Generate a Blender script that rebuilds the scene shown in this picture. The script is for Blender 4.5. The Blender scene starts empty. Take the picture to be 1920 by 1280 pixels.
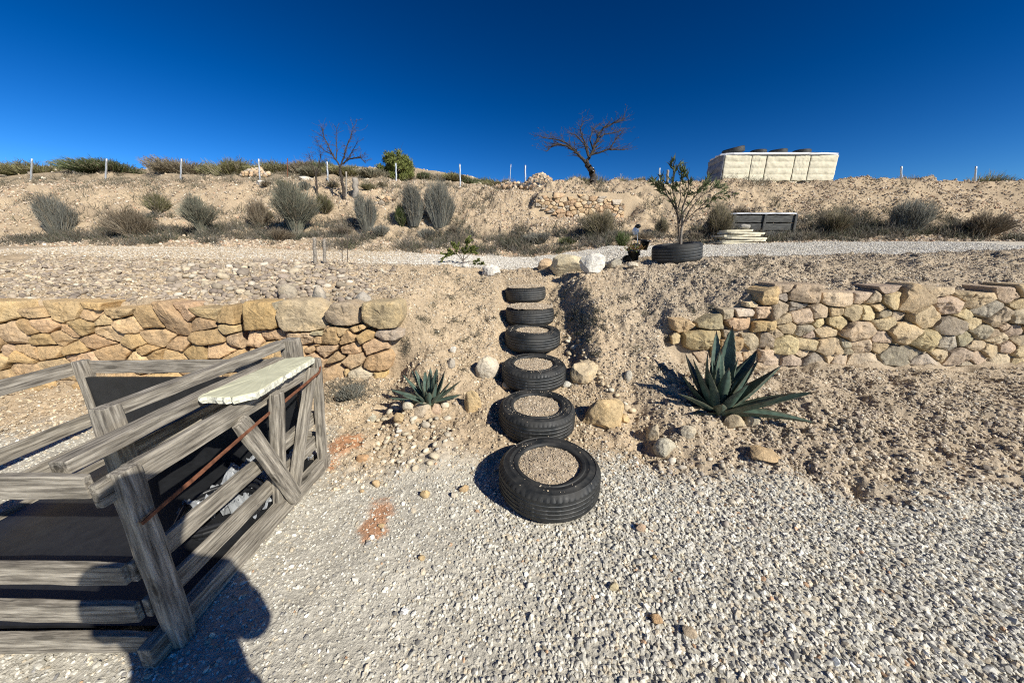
import bpy, math, random
import numpy as np
from mathutils import Vector, Matrix

# ------------------------------------------------------------------ camera, world, sun
sc = bpy.context.scene
COL = sc.collection
CAMH, FPX, PITCH = 1.5, 630.0, math.radians(15.4)
cam_d = bpy.data.cameras.new('camera'); cam = bpy.data.objects.new('camera', cam_d); COL.objects.link(cam)
cam.location = (0, 0, CAMH); cam.rotation_euler = (math.pi/2 - PITCH, 0, 0)
cam_d.sensor_fit = 'HORIZONTAL'; cam_d.sensor_width = 36; cam_d.lens = FPX/1920*36
cam_d.clip_start = 0.03; cam_d.clip_end = 3000
sc.camera = cam
SUN_EL = math.radians(34.5); SUN_DIR = Vector((0.75, -0.66, 0)).normalized()
SUN_AZ = math.atan2(SUN_DIR.x, SUN_DIR.y)
world = bpy.data.worlds.new('World'); sc.world = world; world.use_nodes = True
nt = world.node_tree; nt.nodes.clear()
sky = nt.nodes.new('ShaderNodeTexSky'); sky.sky_type = 'NISHITA'; sky.sun_disc = False
sky.sun_elevation = SUN_EL; sky.sun_rotation = SUN_AZ
sky.altitude = 1500; sky.air_density = 1.0; sky.dust_density = 0.0; sky.ozone_density = 4.0
gam = nt.nodes.new('ShaderNodeGamma'); gam.inputs['Gamma'].default_value = 1.75
hsv = nt.nodes.new('ShaderNodeHueSaturation'); hsv.inputs['Saturation'].default_value = 1.12; hsv.inputs['Value'].default_value = 1.0
bg = nt.nodes.new('ShaderNodeBackground'); bg.inputs['Strength'].default_value = 0.020
wo = nt.nodes.new('ShaderNodeOutputWorld')
nt.links.new(sky.outputs[0], gam.inputs[0]); nt.links.new(gam.outputs[0], hsv.inputs['Color'])
nt.links.new(hsv.outputs[0], bg.inputs[0]); nt.links.new(bg.outputs[0], wo.inputs[0])
sun_d = bpy.data.lights.new('sun', 'SUN'); sun_d.energy = 5.0; sun_d.angle = math.radians(0.5); sun_d.color = (1.0, 0.945, 0.84)
sun = bpy.data.objects.new('sun', sun_d); COL.objects.link(sun)
sv = Vector((SUN_DIR.x*math.cos(SUN_EL), SUN_DIR.y*math.cos(SUN_EL), math.sin(SUN_EL)))
sun.rotation_euler = sv.to_track_quat('Z', 'Y').to_euler(); sun.location = sv*30
sc.view_settings.view_transform = 'Standard'; sc.view_settings.look = 'None'
sc.view_settings.exposure = 0.42; sc.view_settings.gamma = 1.0
sc.render.engine = 'CYCLES'
sc.cycles.max_bounces = 6; sc.cycles.diffuse_bounces = 3; sc.cycles.use_denoising = False; sc.cycles.filter_width = 1.15

# ------------------------------------------------------------------ numeric helpers
RNG = np.random.default_rng(7)
CP, SP = math.cos(PITCH), math.sin(PITCH)

def W(px, py, Y):
    """point of the photograph at distance Y in front of the camera"""
    u = (px-960)/FPX; v = (py-640)/FPX
    dy = CP - v*SP; dz = -SP - v*CP
    t = Y/dy
    return Vector((u*t, Y, CAMH + dz*t))

def depth(p): return p[1]*CP - (p[2]-CAMH)*SP

def hash2(ix, iy, seed):
    n = (ix.astype(np.int64)*374761393 + iy.astype(np.int64)*668265263 + seed*1442695041) & 0x7fffffff
    n = ((n ^ (n >> 13))*1274126177) & 0x7fffffff
    return ((n ^ (n >> 16)) & 0xffffff)/float(0xffffff)

def vnoise(x, y, seed=0):
    x = np.asarray(x, float); y = np.asarray(y, float)
    ix = np.floor(x); iy = np.floor(y); fx = x-ix; fy = y-iy
    fx = fx*fx*fx*(fx*(fx*6-15)+10); fy = fy*fy*fy*(fy*(fy*6-15)+10)
    a = hash2(ix, iy, seed); b = hash2(ix+1, iy, seed); c = hash2(ix, iy+1, seed); d = hash2(ix+1, iy+1, seed)
    return (a*(1-fx)+b*fx)*(1-fy) + (c*(1-fx)+d*fx)*fy

def fbm(x, y, seed=0, oct=4):
    r = 0; a = 1; s = 0
    for k in range(oct):
        r = r + a*(vnoise(np.asarray(x)*2**k + k*17.3, np.asarray(y)*2**k - k*9.1, seed+k)-0.5); s += a; a *= 0.55
    return r/s*2

def n3(p, seed=0, oct=3):
    return (fbm(p[:, 0], p[:, 1], seed, oct) + fbm(p[:, 1], p[:, 2], seed+31, oct) + fbm(p[:, 2], p[:, 0], seed+77, oct))/1.7

def sstep(a, b, x):
    t = np.clip((np.asarray(x, float)-a)/(b-a), 0, 1); return t*t*(3-2*t)

# ------------------------------------------------------------------ terrain
FAR = [(30, 0), (45, -0.5), (70, -6), (120, -10), (1500, -10)]
PROF = {   # x: [(y, z) ...]
 -9.0: [(-50,0),(2.6,0),(3.1,.06),(3.30,.12),(3.42,.97),(4.2,1.12),(5.4,1.27),(6.2,1.42),(9.0,1.56),(9.5,1.68),(11,1.95),(14,3.75),(18,4.75),(24,6.3),(30,7.9)],
 -4.0: [(-50,0),(2.6,0),(3.1,.06),(3.30,.12),(3.42,.97),(4.2,1.12),(5.4,1.25),(6.2,1.30),(9.0,1.44),(9.5,1.62),(11,1.90),(14,3.75),(18,4.55),(24,5.8),(30,7.3)],
 -1.15:[(-50,0),(2.3,0),(2.8,.08),(3.30,.24),(3.42,.90),(4.2,1.10),(5.3,1.20),(6.2,1.22),(9.0,1.34),(9.5,1.45),(11,1.86),(14,3.7),(18,4.3),(24,5.2),(30,6.5)],
 -0.78:[(-50,0),(1.95,0),(2.5,.14),(3.1,.36),(3.6,.60),(4.2,.90),(5.0,1.13),(6.2,1.19),(9.0,1.31),(9.5,1.42),(11,1.86),(14,3.7),(18,4.3),(24,5.2),(30,6.5)],
 -0.25:[(-50,0),(1.95,0),(2.4,.08),(3.1,.32),(3.6,.52),(4.2,.80),(4.9,1.06),(6.2,1.17),(9.0,1.28),(9.5,1.38),(11,1.86),(14,3.7),(18,4.3),(24,5.2),(30,6.4)],
 -0.08:[(-50,0),(1.8,0),(2.2,.03),(2.6,.10),(3.1,.24),(3.66,.44),(4.14,.62),(4.7,.80),(5.05,1.0),(5.5,1.11),(6.2,1.17),(9.0,1.27),(9.5,1.36),(11,1.86),(14,3.7),(18,4.3),(24,5.2),(30,6.4)],
  0.50:[(-50,0),(1.8,0),(2.2,.03),(2.6,.10),(3.1,.24),(3.66,.42),(4.14,.60),(4.7,.84),(5.05,1.02),(5.5,1.11),(6.2,1.17),(9.0,1.27),(9.5,1.36),(11,1.86),(14,3.7),(18,4.3),(24,5.2),(30,6.4)],
  0.62:[(-50,0),(1.9,0),(2.3,.04),(2.8,.16),(3.3,.32),(3.7,.46),(4.2,.66),(4.8,.93),(5.5,1.13),(6.2,1.20),(9.0,1.31),(9.5,1.39),(11,1.86),(14,3.7),(18,4.2),(24,4.9),(30,6.0)],
  0.94:[(-50,0),(1.9,0),(2.3,.06),(2.8,.24),(3.3,.50),(3.8,.84),(4.4,1.09),(5.0,1.15),(6.2,1.22),(9.0,1.35),(9.5,1.42),(11,1.86),(14,3.75),(18,4.2),(24,4.6),(30,5.4)],
  1.50:[(-50,0),(1.8,0),(2.2,.07),(2.7,.24),(3.2,.46),(3.6,.72),(4.1,1.0),(4.7,1.18),(6.2,1.25),(9.0,1.42),(9.5,1.48),(11,1.88),(14,3.8),(18,4.2),(24,4.4),(30,4.9)],
  1.80:[(-50,0),(1.7,0),(2.2,.09),(2.65,.20),(3.2,.32),(3.40,.36),(3.52,.80),(4.1,1.05),(4.8,1.24),(6.2,1.29),(9.0,1.46),(9.5,1.52),(11,1.9),(14,3.85),(18,4.2),(24,4.4),(30,4.6)],
  2.60:[(-50,0),(1.6,0),(2.2,.10),(2.65,.19),(3.2,.30),(3.40,.34),(3.52,1.02),(4.1,1.22),(4.8,1.36),(6.2,1.38),(9.0,1.56),(9.5,1.62),(11,1.95),(14,3.9),(18,4.25),(24,4.4),(30,4.5)],
  9.00:[(-50,0),(1.6,0),(2.2,.10),(2.65,.18),(3.2,.28),(3.40,.32),(3.52,1.12),(4.1,1.30),(4.8,1.42),(6.2,1.45),(9.0,1.68),(9.5,1.72),(11,2.05),(14,3.95),(18,4.3),(24,4.3),(30,4.3)],
}
PX = sorted(PROF)
def H0(x, y):
    x = np.asarray(x, float); y = np.asarray(y, float)
    cols = []
    for k in PX:
        p = PROF[k]; zl = p[-1][1]
        ys = [a for a, _ in p] + [a for a, _ in FAR[1:]]
        zs = [b for _, b in p] + [zl + b for _, b in FAR[1:]]
        cols.append(np.interp(y, ys, zs))
    cols = np.stack(cols, 0)
    xs = np.array(PX)
    # warp x a little so that the blend lines are not straight
    xw = x + 0.06*fbm(y*1.3, x*0.0+3, 5, 2)*(np.abs(x) < 2.2)
    i = np.clip(np.searchsorted(xs, xw)-1, 0, len(xs)-2)
    t = np.clip((xw-xs[i])/(xs[i+1]-xs[i]), 0, 1); t = t*t*(3-2*t)
    a = np.take_along_axis(cols, i[None], 0)[0]; b = np.take_along_axis(cols, (i+1)[None], 0)[0]
    return a*(1-t) + b*t

def yard_mask(x, y):       # 1 on the flat gravel yard
    e = 2.05 + 0.16*fbm(x*1.7, y*1.7, 11, 3) - 0.28*sstep(.7, 2.2, x) + 0.5*sstep(-1.2, -1.6, x)
    return 1 - sstep(-0.22, 0.24, y-e)
def path_mask(x, y):
    lo = 5.95 + .25*fbm(x*.8, y*0+1, 12, 2) + .18*fbm(x*3, y*3, 15, 3) - 0.25*sstep(1, 4, x); hi = 8.9 + .25*fbm(x*.6, y*0+5, 13, 2) + .35*fbm(x*2, y*2, 16, 3)
    return sstep(lo-.15, lo+.15, y)*(1-sstep(hi-.15, hi+.15, y))

UPW = [(.88, 4.3, 12.35, 2.50, 3.36), (-4.95, -4.45, 13.0, 2.98, 3.38)]
def H(x, y):
    x = np.atleast_1d(np.asarray(x, float)); y = np.atleast_1d(np.asarray(y, float))
    z = H0(x, y)
    ym = yard_mask(x, y); pm = path_mask(x, y)
    bank = (1-ym)*(1-pm)
    stair = np.exp(-((x-.21)/.42)**2)*(y < 5.3)
    z = z + ym*(0.022*fbm(x*1.1, y*1.1, 1, 2) + 0.007*fbm(x*14, y*14, 2, 3))*(y < 4)
    z = z + bank*(y < 7)*(1-.75*stair)*(0.080*fbm(x*2.2, y*2.2, 3, 3) + 0.045*fbm(x*8, y*8, 4, 3) + .022*fbm(x*26, y*26, 44, 2) - .035*sstep(.7, 1.4, x)*np.abs(fbm(x*5+3, y*3.2, 47, 3)))
    z = z + pm*0.02*fbm(x*2, y*2, 6, 3)
    up = sstep(8.8, 11, y)
    z = z + up*(0.34*fbm(x*.45, y*.45, 7, 3) + 0.15*fbm(x*2.0, y*2.0, 8, 3)*(1-sstep(20, 30, y)) + .10*fbm(x*6, y*6, 9, 3)*(1-sstep(16, 22, y)))
    for (xa, xb, yw, zl, zh) in UPW:
        m = sstep(xa-.25, xa+.1, x)*(1-sstep(xb-.3, xb+.35, x))*sstep(yw-1.6, yw-.6, y)*(1-sstep(yw+1.0, yw+1.8, y))
        base = zl + (y-yw)*.30 + .05*fbm(x*3, y*3, 88, 2)
        tgt = np.where(y < yw+.22, np.minimum(z, base), np.maximum(z, zh+(y-yw)*.12))
        z = z*(1-m) + tgt*m
    return z
def h(x, y): return float(H(x, y)[0])

def G(px, py, y0=0.6, y1=60):
    """where the line of sight through a photo point meets the ground"""
    ys = np.concatenate([np.arange(y0, 7, .01), np.arange(7, y1, .04)])
    u = (px-960)/FPX; v = (py-640)/FPX
    dy = CP - v*SP; dz = -SP - v*CP
    t = ys/dy; xs = u*t; zs = CAMH + dz*t
    g = H(xs, ys) - zs
    k = np.argmax(g > 0)
    if not (g > 0).any(): k = len(ys)-1
    return Vector((xs[k], ys[k], float(g[k]+zs[k])))

# ------------------------------------------------------------------ object helpers
def link(o, parent=None):
    COL.objects.link(o)
    if parent is not None: o.parent = parent
    return o
def tag(o, label=None, cat=None, group=None, kind=None):
    if label: o['label'] = label
    if cat: o['category'] = cat
    if group: o['group'] = group
    if kind: o['kind'] = kind
    return o
def empty(name, loc, rz=0):
    o = bpy.data.objects.new(name, None); o.empty_display_size = .1; o.location = loc; o.rotation_euler = (0, 0, rz)
    return link(o)
def mesh_np(name, V, F, mat, parent=None, smooth=False, col=None, mats=None, fm=None):
    """V (n,3); F: array (m,k) or list of such arrays"""
    me = bpy.data.meshes.new(name)
    Fs = F if isinstance(F, list) else [F]
    Fs = [np.asarray(f, dtype=np.int32) for f in Fs if len(f)]
    V = np.asarray(V, dtype=np.float32)
    me.vertices.add(len(V)); me.vertices.foreach_set('co', V.ravel())
    nl = sum(f.size for f in Fs); nf = sum(len(f) for f in Fs)
    me.loops.add(nl); me.polygons.add(nf)
    me.loops.foreach_set('vertex_index', np.concatenate([f.ravel() for f in Fs]))
    tot = np.concatenate([np.full(len(f), f.shape[1], np.int32) for f in Fs])
    st = np.concatenate([[0], np.cumsum(tot)[:-1]]).astype(np.int32)
    me.polygons.foreach_set('loop_start', st)
    try: me.polygons.foreach_set('loop_total', tot)
    except Exception: pass
    me.polygons.foreach_set('use_smooth', np.full(nf, smooth, dtype=bool))
    for m in (mats or [mat]): me.materials.append(m)
    if fm is not None: me.polygons.foreach_set('material_index', np.asarray(fm, np.int32))
    me.update(calc_edges=True)
    if col is not None:
        a = me.color_attributes.new('Col', 'FLOAT_COLOR', 'POINT')
        c = np.ones((len(V), 4), np.float32); c[:, :col.shape[1]] = col
        a.data.foreach_set('color', c.ravel())
    o = bpy.data.objects.new(name, me)
    return link(o, parent)

# ------------------------------------------------------------------ materials
def newmat(name):
    m = bpy.data.materials.new(name); m.use_nodes = True
    t = m.node_tree; b = t.nodes['Principled BSDF']
    b.inputs['Specular IOR Level'].default_value = 0.25
    return m, t, b
def N(t, typ, **kw):
    n = t.nodes.new(typ)
    for k, v in kw.items():
        if k in n.inputs: n.inputs[k].default_value = v
        else: setattr(n, k, v)
    return n
def noise(t, scale, detail=4, vec=None, rough=.6):
    n = N(t, 'ShaderNodeTexNoise', Scale=scale, Detail=detail, Roughness=rough)
    if vec is None:
        tc = t.nodes.new('ShaderNodeNewGeometry'); vec = tc.outputs['Position']
    t.links.new(vec, n.inputs['Vector']); return n
def ramp(t, fac, stops):
    r = t.nodes.new('ShaderNodeValToRGB'); e = r.color_ramp.elements
    while len(e) < len(stops): e.new(.5)
    for el, (p, c) in zip(e, stops):
        el.position = p; el.color = (c[0], c[1], c[2], 1) if not isinstance(c, float) else (c, c, c, 1)
    t.links.new(fac, r.inputs[0]); return r
def mix(t, a, b, fac=.5, mode='MIX'):
    m = t.nodes.new('ShaderNodeMix'); m.data_type = 'RGBA'; m.blend_type = mode
    for s, v in ((0, fac), (6, a), (7, b)):
        if hasattr(v, 'is_linked') or hasattr(v, 'links'): t.links.new(v, m.inputs[s])
        else: m.inputs[s].default_value = v if s == 0 else (v[0], v[1], v[2], 1)
    return m.outputs[2]
def bump(t, b, hgt, strength=.5, dist=.01, prev=None):
    n = N(t, 'ShaderNodeBump', Strength=strength, Distance=dist); t.links.new(hgt, n.inputs['Height'])
    if prev is not None: t.links.new(prev.outputs[0], n.inputs['Normal'])
    t.links.new(n.outputs[0], b.inputs['Normal']); return n

def mat_ground():
    m, t, b = newmat('ground'); b.inputs['Roughness'].default_value = .95; b.inputs['Specular IOR Level'].default_value = .1
    at = N(t, 'ShaderNodeAttribute', attribute_name='Col')
    n1 = noise(t, 3.0, 6); n2 = noise(t, 45, 5); n3_ = noise(t, 160, 3)
    r1 = ramp(t, n1.outputs[0], [(.3, .80), (.7, 1.12)])
    r2 = ramp(t, n2.outputs[0], [(.3, .72), (.55, 1.0), (.75, 1.2)])
    c = mix(t, at.outputs['Color'], r1.outputs[0], 1.0, 'MULTIPLY'); c = mix(t, c, r2.outputs[0], 1.0, 'MULTIPLY')
    t.links.new(c, b.inputs['Base Color'])
    p = bump(t, b, n2.outputs[0], .7, .02); p = bump(t, b, n3_.outputs[0], .6, .006, p)
    return m
def mat_stone(name='stone', scale=60, bs=.5, bd=.004):
    m, t, b = newmat(name); b.inputs['Roughness'].default_value = .88
    at = N(t, 'ShaderNodeAttribute', attribute_name='Col')
    n1 = noise(t, scale, 5); n2 = noise(t, scale*.18, 5)
    r = ramp(t, n1.outputs[0], [(.3, .74), (.5, .98), (.72, 1.18)]); r2 = ramp(t, n2.outputs[0], [(.3, .75), (.7, 1.12)])
    c = mix(t, at.outputs['Color'], r.outputs[0], 1.0, 'MULTIPLY'); c = mix(t, c, r2.outputs[0], 1.0, 'MULTIPLY')
    t.links.new(c, b.inputs['Base Color']); bump(t, b, n1.outputs[0], bs, bd); return m
def mat_sandstone():
    m, t, b = newmat('sandstone'); b.inputs['Roughness'].default_value = .92
    at = N(t, 'ShaderNodeAttribute', attribute_name='Col')
    n1 = noise(t, 7, 7, rough=.65); n2 = noise(t, 34, 6, rough=.7); n3_ = noise(t, 150, 3)
    r1 = ramp(t, n1.outputs[0], [(.28, (.62, .60, .60)), (.45, (.92, .92, .92)), (.7, (1.16, 1.1, 1.0))])
    r2 = ramp(t, n2.outputs[0], [(.3, .62), (.5, 1.0), (.75, 1.22)])
    c = mix(t, at.outputs['Color'], r1.outputs[0], 1.0, 'MULTIPLY'); c = mix(t, c, r2.outputs[0], 1.0, 'MULTIPLY')
    t.links.new(c, b.inputs['Base Color'])
    p = bump(t, b, n2.outputs[0], .9, .018); bump(t, b, n3_.outputs[0], .7, .006, p); return m
def mat_plain(name, col, rough=.7, var=.25, scale=20, bs=.2, spec=.25, metal=0.):
    m, t, b = newmat(name); b.inputs['Roughness'].default_value = rough; b.inputs['Specular IOR Level'].default_value = spec
    b.inputs['Metallic'].default_value = metal
    n1 = noise(t, scale, 5)
    r = ramp(t, n1.outputs[0], [(.3, tuple(x*(1-var) for x in col)), (.7, tuple(x*(1+var) for x in col))])
    t.links.new(r.outputs[0], b.inputs['Base Color'])
    if bs: bump(t, b, n1.outputs[0], bs, .005)
    return m
def mat_attr(name, rough=.7, spec=.2, scale=50, lo=.8, hi=1.2, trans=0.):
    m, t, b = newmat(name); b.inputs['Roughness'].default_value = rough; b.inputs['Specular IOR Level'].default_value = spec
    at = N(t, 'ShaderNodeAttribute', attribute_name='Col'); n1 = noise(t, scale, 3)
    r = ramp(t, n1.outputs[0], [(.3, lo), (.7, hi)]); c = mix(t, at.outputs['Color'], r.outputs[0], 1.0, 'MULTIPLY')
    t.links.new(c, b.inputs['Base Color'])
    return m
def mat_rubber(name, base, dust, amt):
    m, t, b = newmat(name); b.inputs['Roughness'].default_value = .58; b.inputs['Specular IOR Level'].default_value = .35
    n1 = noise(t, 9, 6, rough=.7); n2 = noise(t, 120, 3)
    r = ramp(t, n1.outputs[0], [(.42-amt*.2, 0.), (.75, amt)])
    c = mix(t, base, dust, r.outputs[0]); t.links.new(c, b.inputs['Base Color'])
    rr = ramp(t, n1.outputs[0], [(.4, .5), (.7, .85)]); t.links.new(rr.outputs[0], b.inputs['Roughness'])
    bump(t, b, n2.outputs[0], .25, .003); return m
def mat_wood(name, c0, c1, c2):
    m, t, b = newmat(name); b.inputs['Roughness'].default_value = .85
    tc = t.nodes.new('ShaderNodeTexCoord'); mp = t.nodes.new('ShaderNodeMapping'); mp.inputs['Scale'].default_value = (2.2, 30, 30)
    t.links.new(tc.outputs['Object'], mp.inputs[0])
    n0 = noise(t, 1.2, 3, mp.outputs[0]); w = noise(t, 2.4, 7, mp.outputs[0], rough=.7)
    r = ramp(t, w.outputs[0], [(.30, c0), (.48, c1), (.66, c2)])
    r2 = ramp(t, n0.outputs[0], [(.3, .75), (.7, 1.15)])
    c = mix(t, r.outputs[0], r2.outputs[0], 1.0, 'MULTIPLY')
    mk = t.nodes.new('ShaderNodeMapping'); mk.inputs['Scale'].default_value = (3.2, 9, 9); t.links.new(tc.outputs['Object'], mk.inputs[0])
    vo = N(t, 'ShaderNodeTexVoronoi', Scale=1.0); t.links.new(mk.outputs[0], vo.inputs['Vector'])
    kn = ramp(t, vo.outputs['Distance'], [(.07, .28), (.12, .75), (.17, .55), (.22, 1.0)]); c = mix(t, c, kn.outputs[0], 1.0, 'MULTIPLY')
    mc = t.nodes.new('ShaderNodeMapping'); mc.inputs['Scale'].default_value = (1.6, 55, 55); t.links.new(tc.outputs['Object'], mc.inputs[0])
    cn = noise(t, 2.0, 3, mc.outputs[0]); cr_ = ramp(t, cn.outputs[0], [(.30, .25), (.36, 1.0)]); c = mix(t, c, cr_.outputs[0], 1.0, 'MULTIPLY')
    t.links.new(c, b.inputs['Base Color'])
    p_ = bump(t, b, w.outputs[0], .7, .006); bump(t, b, cr_.outputs[0], .6, .006, p_); return m

M = {}
M['ground'] = mat_ground(); M['gravel'] = mat_stone('gravel_stone', 70, .5, .003); M['rock'] = mat_stone('rubble_stone', 30, .6, .006)
M['sand'] = mat_sandstone()
M['rubber'] = mat_rubber('tyre_rubber', (.012, .014, .015), (.13, .12, .105), .34)
M['groove'] = mat_rubber('dusty_groove_rubber', (.12, .13, .135), (.30, .28, .25), .6)
M['wood'] = mat_wood('weathered_wood', (.07, .06, .05), (.24, .215, .175), (.44, .40, .33))
M['darkwood'] = mat_wood('dark_wood', (.03, .03, .03), (.075, .075, .07), (.13, .13, .12))
M['stake'] = mat_wood('stake_wood', (.12, .10, .08), (.26, .23, .19), (.36, .32, .27))
M['bark'] = mat_plain('dark_bark', (.055, .045, .038), .95, .5, 30, .8)
M['twig'] = mat_plain('twig_bark', (.085, .068, .055), .95, .4, 30, .3)
M['palebark'] = mat_plain('pale_bark', (.30, .27, .23), .95, .3, 40, .4)
M['plant'] = mat_attr('plant_tissue', .75, .2)
M['agave'] = mat_attr('agave_leaf', .5, .35, 22, .62, 1.35)
M['metal'] = mat_plain('galvanised_metal', (.52, .55, .58), .5, .15, 30, .1, .4, .6)
M['rust'] = mat_plain('rusty_metal', (.16, .065, .035), .85, .5, 40, .4)
M['plasticblack'] = mat_plain('black_plastic', (.018, .019, .021), .4, .3, 15, .1, .4)
M['pvc'] = mat_plain('white_plastic', (.75, .75, .73), .35, .05, 15, 0, .5)
M['cloth'] = mat_plain('cream_woven_cloth', (.62, .575, .44), .9, .10, 5, .4)
M['greycloth'] = mat_plain('grey_plastic_sheet', (.20, .21, .24), .55, .35, 6, .5, .4)
M['whitesheet'] = mat_plain('white_plastic_sheet', (.72, .74, .78), .45, .12, 8, .4, .4)
M['slab'] = mat_plain('pale_cut_stone', (.55, .54, .38), .7, .12, 14, .3)
M['slabedge'] = mat_plain('broken_slab_edge', (.62, .61, .50), .9, .3, 60, 1.0)
M['boards'] = mat_plain('cream_slab', (.66, .61, .46), .8, .15, 9, .2)
M['soil'] = mat_stone('soil_fill', 90, .6, .004)
M['skin'] = mat_plain('skin', (.45, .28, .2), .55, .1, 10, .1); M['denim'] = mat_plain('dark_trousers', (.04, .05, .08), .9, .2, 60, .2)
M['jacket'] = mat_plain('dark_jacket', (.06, .06, .065), .9, .2, 40, .2); M['hair'] = mat_plain('dark_hair', (.03, .02, .015), .6, .3, 60, .4)

# ------------------------------------------------------------------ base stone shapes
def ico(sub):
    import bmesh
    bm = bmesh.new(); bmesh.ops.create_icosphere(bm, subdivisions=sub, radius=1)
    bm.verts.ensure_lookup_table()
    V = np.array([v.co[:] for v in bm.verts]); F = np.array([[v.index for v in f.verts] for f in bm.faces]); bm.free()
    return V, F
ICO = {k: ico(k) for k in (1, 2, 3, 4, 5)}
def stone_shape(sub, rng, cuts=5, rough=.12):
    V, F = ICO[sub]; V = V.copy()
    for _ in range(cuts):
        d = rng.normal(size=3); d /= np.linalg.norm(d); c = rng.uniform(.55, .85)
        s = V@d; k = s > c; V[k] -= np.outer(s[k]-c, d)*.92
    if rough: V *= (1 + rough*n3(V*1.6+rng.uniform(0, 50), int(rng.integers(1000))))[:, None]
    V *= rng.uniform(.75, 1.2, 3)
    return V, F
def scatter(name, pos, size, col, flat=.6, tilt=.35, sub=1, mat=None, nshape=14, cuts=5, seed=1, lift=.25, smooth=False, kind='stuff', label=None, cat=None):
    rng = np.random.default_rng(seed); n = len(pos)
    shapes = [stone_shape(sub, rng, cuts) for _ in range(nshape)]
    which = rng.integers(nshape, size=n)
    Vs = []; Fs = []; Cs = []; off = 0
    for k in range(nshape):
        idx = np.where(which == k)[0]
        if not len(idx): continue
        V, F = shapes[k]; m = len(idx)
        yaw = rng.uniform(0, 2*np.pi, m); ax = rng.normal(0, tilt, m); ay = rng.normal(0, tilt, m)
        P = V[None]*size[idx][:, None, None]; P = P*np.array([1, 1, flat])
        cx, sx = np.cos(ax)[:, None], np.sin(ax)[:, None]
        y = P[..., 1]*cx - P[..., 2]*sx; z = P[..., 1]*sx + P[..., 2]*cx; x = P[..., 0]
        cy, sy = np.cos(ay)[:, None], np.sin(ay)[:, None]
        x, z = x*cy + z*sy, -x*sy + z*cy
        c, s = np.cos(yaw)[:, None], np.sin(yaw)[:, None]
        X = x*c - y*s; Y = x*s + y*c
        Q = np.stack([X, Y, z], -1) + pos[idx][:, None, :]
        Q[..., 2] += (size[idx]*flat*lift)[:, None]
        Vs.append(Q.reshape(-1, 3)); Fs.append((F[None] + (np.arange(m)*len(V))[:, None, None] + off).reshape(-1, 3))
        Cs.append(np.repeat(col[idx], len(V), axis=0)); off += m*len(V)
    o = mesh_np(name, np.concatenate(Vs), np.concatenate(Fs), mat or M['gravel'], smooth=smooth, col=np.concatenate(Cs))
    tag(o, label, cat, kind=kind)
    return o
def onground(x, y): return np.stack([x, y, H(x, y)], -1)
def palette(n, cols, w, rng, var=.12):
    c = np.array(cols)[rng.choice(len(cols), n, p=np.array(w)/sum(w))]
    return np.clip(c*(1+rng.normal(0, var, (n, 1))), .02, .85)

# ------------------------------------------------------------------ GROUND
def axis(segs):
    out = []
    for a, b, d in segs: out += list(np.arange(a, b, d))
    return np.array(out + [segs[-1][1]])
gx = axis([(-900, -60, 60), (-60, -24, 3), (-24, -9, .22), (-9, -3.4, .06), (-3.4, -1.9, .025), (-1.9, 2.7, .0145), (2.7, 3.8, .025), (3.8, 9, .06), (9, 24, .22), (24, 60, 3), (60, 900, 60)])
gy = axis([(-60, -5, 5), (-5, .5, .25), (.5, 1.9, .018), (1.9, 5.4, .0145), (5.4, 9.2, .035), (9.2, 15, .05), (15, 32, .22), (32, 80, 2), (80, 1500, 60)])
XX, YY = np.meshgrid(gx, gy); xf, yf = XX.ravel(), YY.ravel(); zf = H(xf, yf)
ym, pm = yard_mask(xf, yf), path_mask(xf, yf)
C_EARTH = np.array([.48, .375, .25]); C_EARTH2 = np.array([.37, .29, .20]); C_YARD = np.array([.55, .515, .43]); C_PATH = np.array([.58, .53, .44]); C_HUM = np.array([.24, .20, .15]); C_RED = np.array([.52, .26, .13]); C_GREY = np.array([.44, .365, .27])
def mixc(c, d, m): return c*(1-m[:, None]) + d*m[:, None]
gc = np.repeat(C_EARTH[None], len(xf), 0)
gc = mixc(gc, C_EARTH2, sstep(-.3, .5, fbm(xf*.9, yf*.9, 21, 3))*.6)
gc = mixc(gc, C_GREY, sstep(.8, 1.6, xf)*(yf < 5.5)*.65)                       # the mound on the right is greyer
gc = mixc(gc, C_HUM, sstep(9.2, 9.9, yf)*(1-sstep(11.0, 12.0, yf))*sstep(-.35, .25, fbm(xf*1.1, yf*1.6, 22, 3))*.8)
gc = mixc(gc, C_HUM, sstep(15, 18, yf)*.35)
gc = mixc(gc, C_YARD, ym); gc = mixc(gc, C_PATH, pm*(1-.8*sstep(-1.2, -3.5, xf)))
def red_mask(x, y):
    m = 0
    for (px, py, r) in ((648, 838, .16), (625, 872, .07), (715, 960, .10), (697, 985, .09), (705, 1000, .07)):
        p = W(px, py, 1.0); t = 1.5/(1.5-p.z); cx, cy = p.x*t, p.y*t
        d = np.hypot(x-cx, y-cy) + .06*fbm(x*9, y*9, 33, 3)
        m = np.maximum(m, 1-sstep(r*.55, r*1.1, d))
    return m
gc = mixc(gc, C_RED, red_mask(xf, yf)*.85)
nx, ny = len(gx), len(gy)
ii = (np.arange(ny-1)[:, None]*nx + np.arange(nx-1)[None]).ravel()
gf = np.stack([ii, ii+1, ii+nx+1, ii+nx], -1)
g = mesh_np('ground', np.stack([xf, yf, zf], -1), gf, M['ground'], smooth=True, col=gc)
tag(g, kind='structure')

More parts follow.
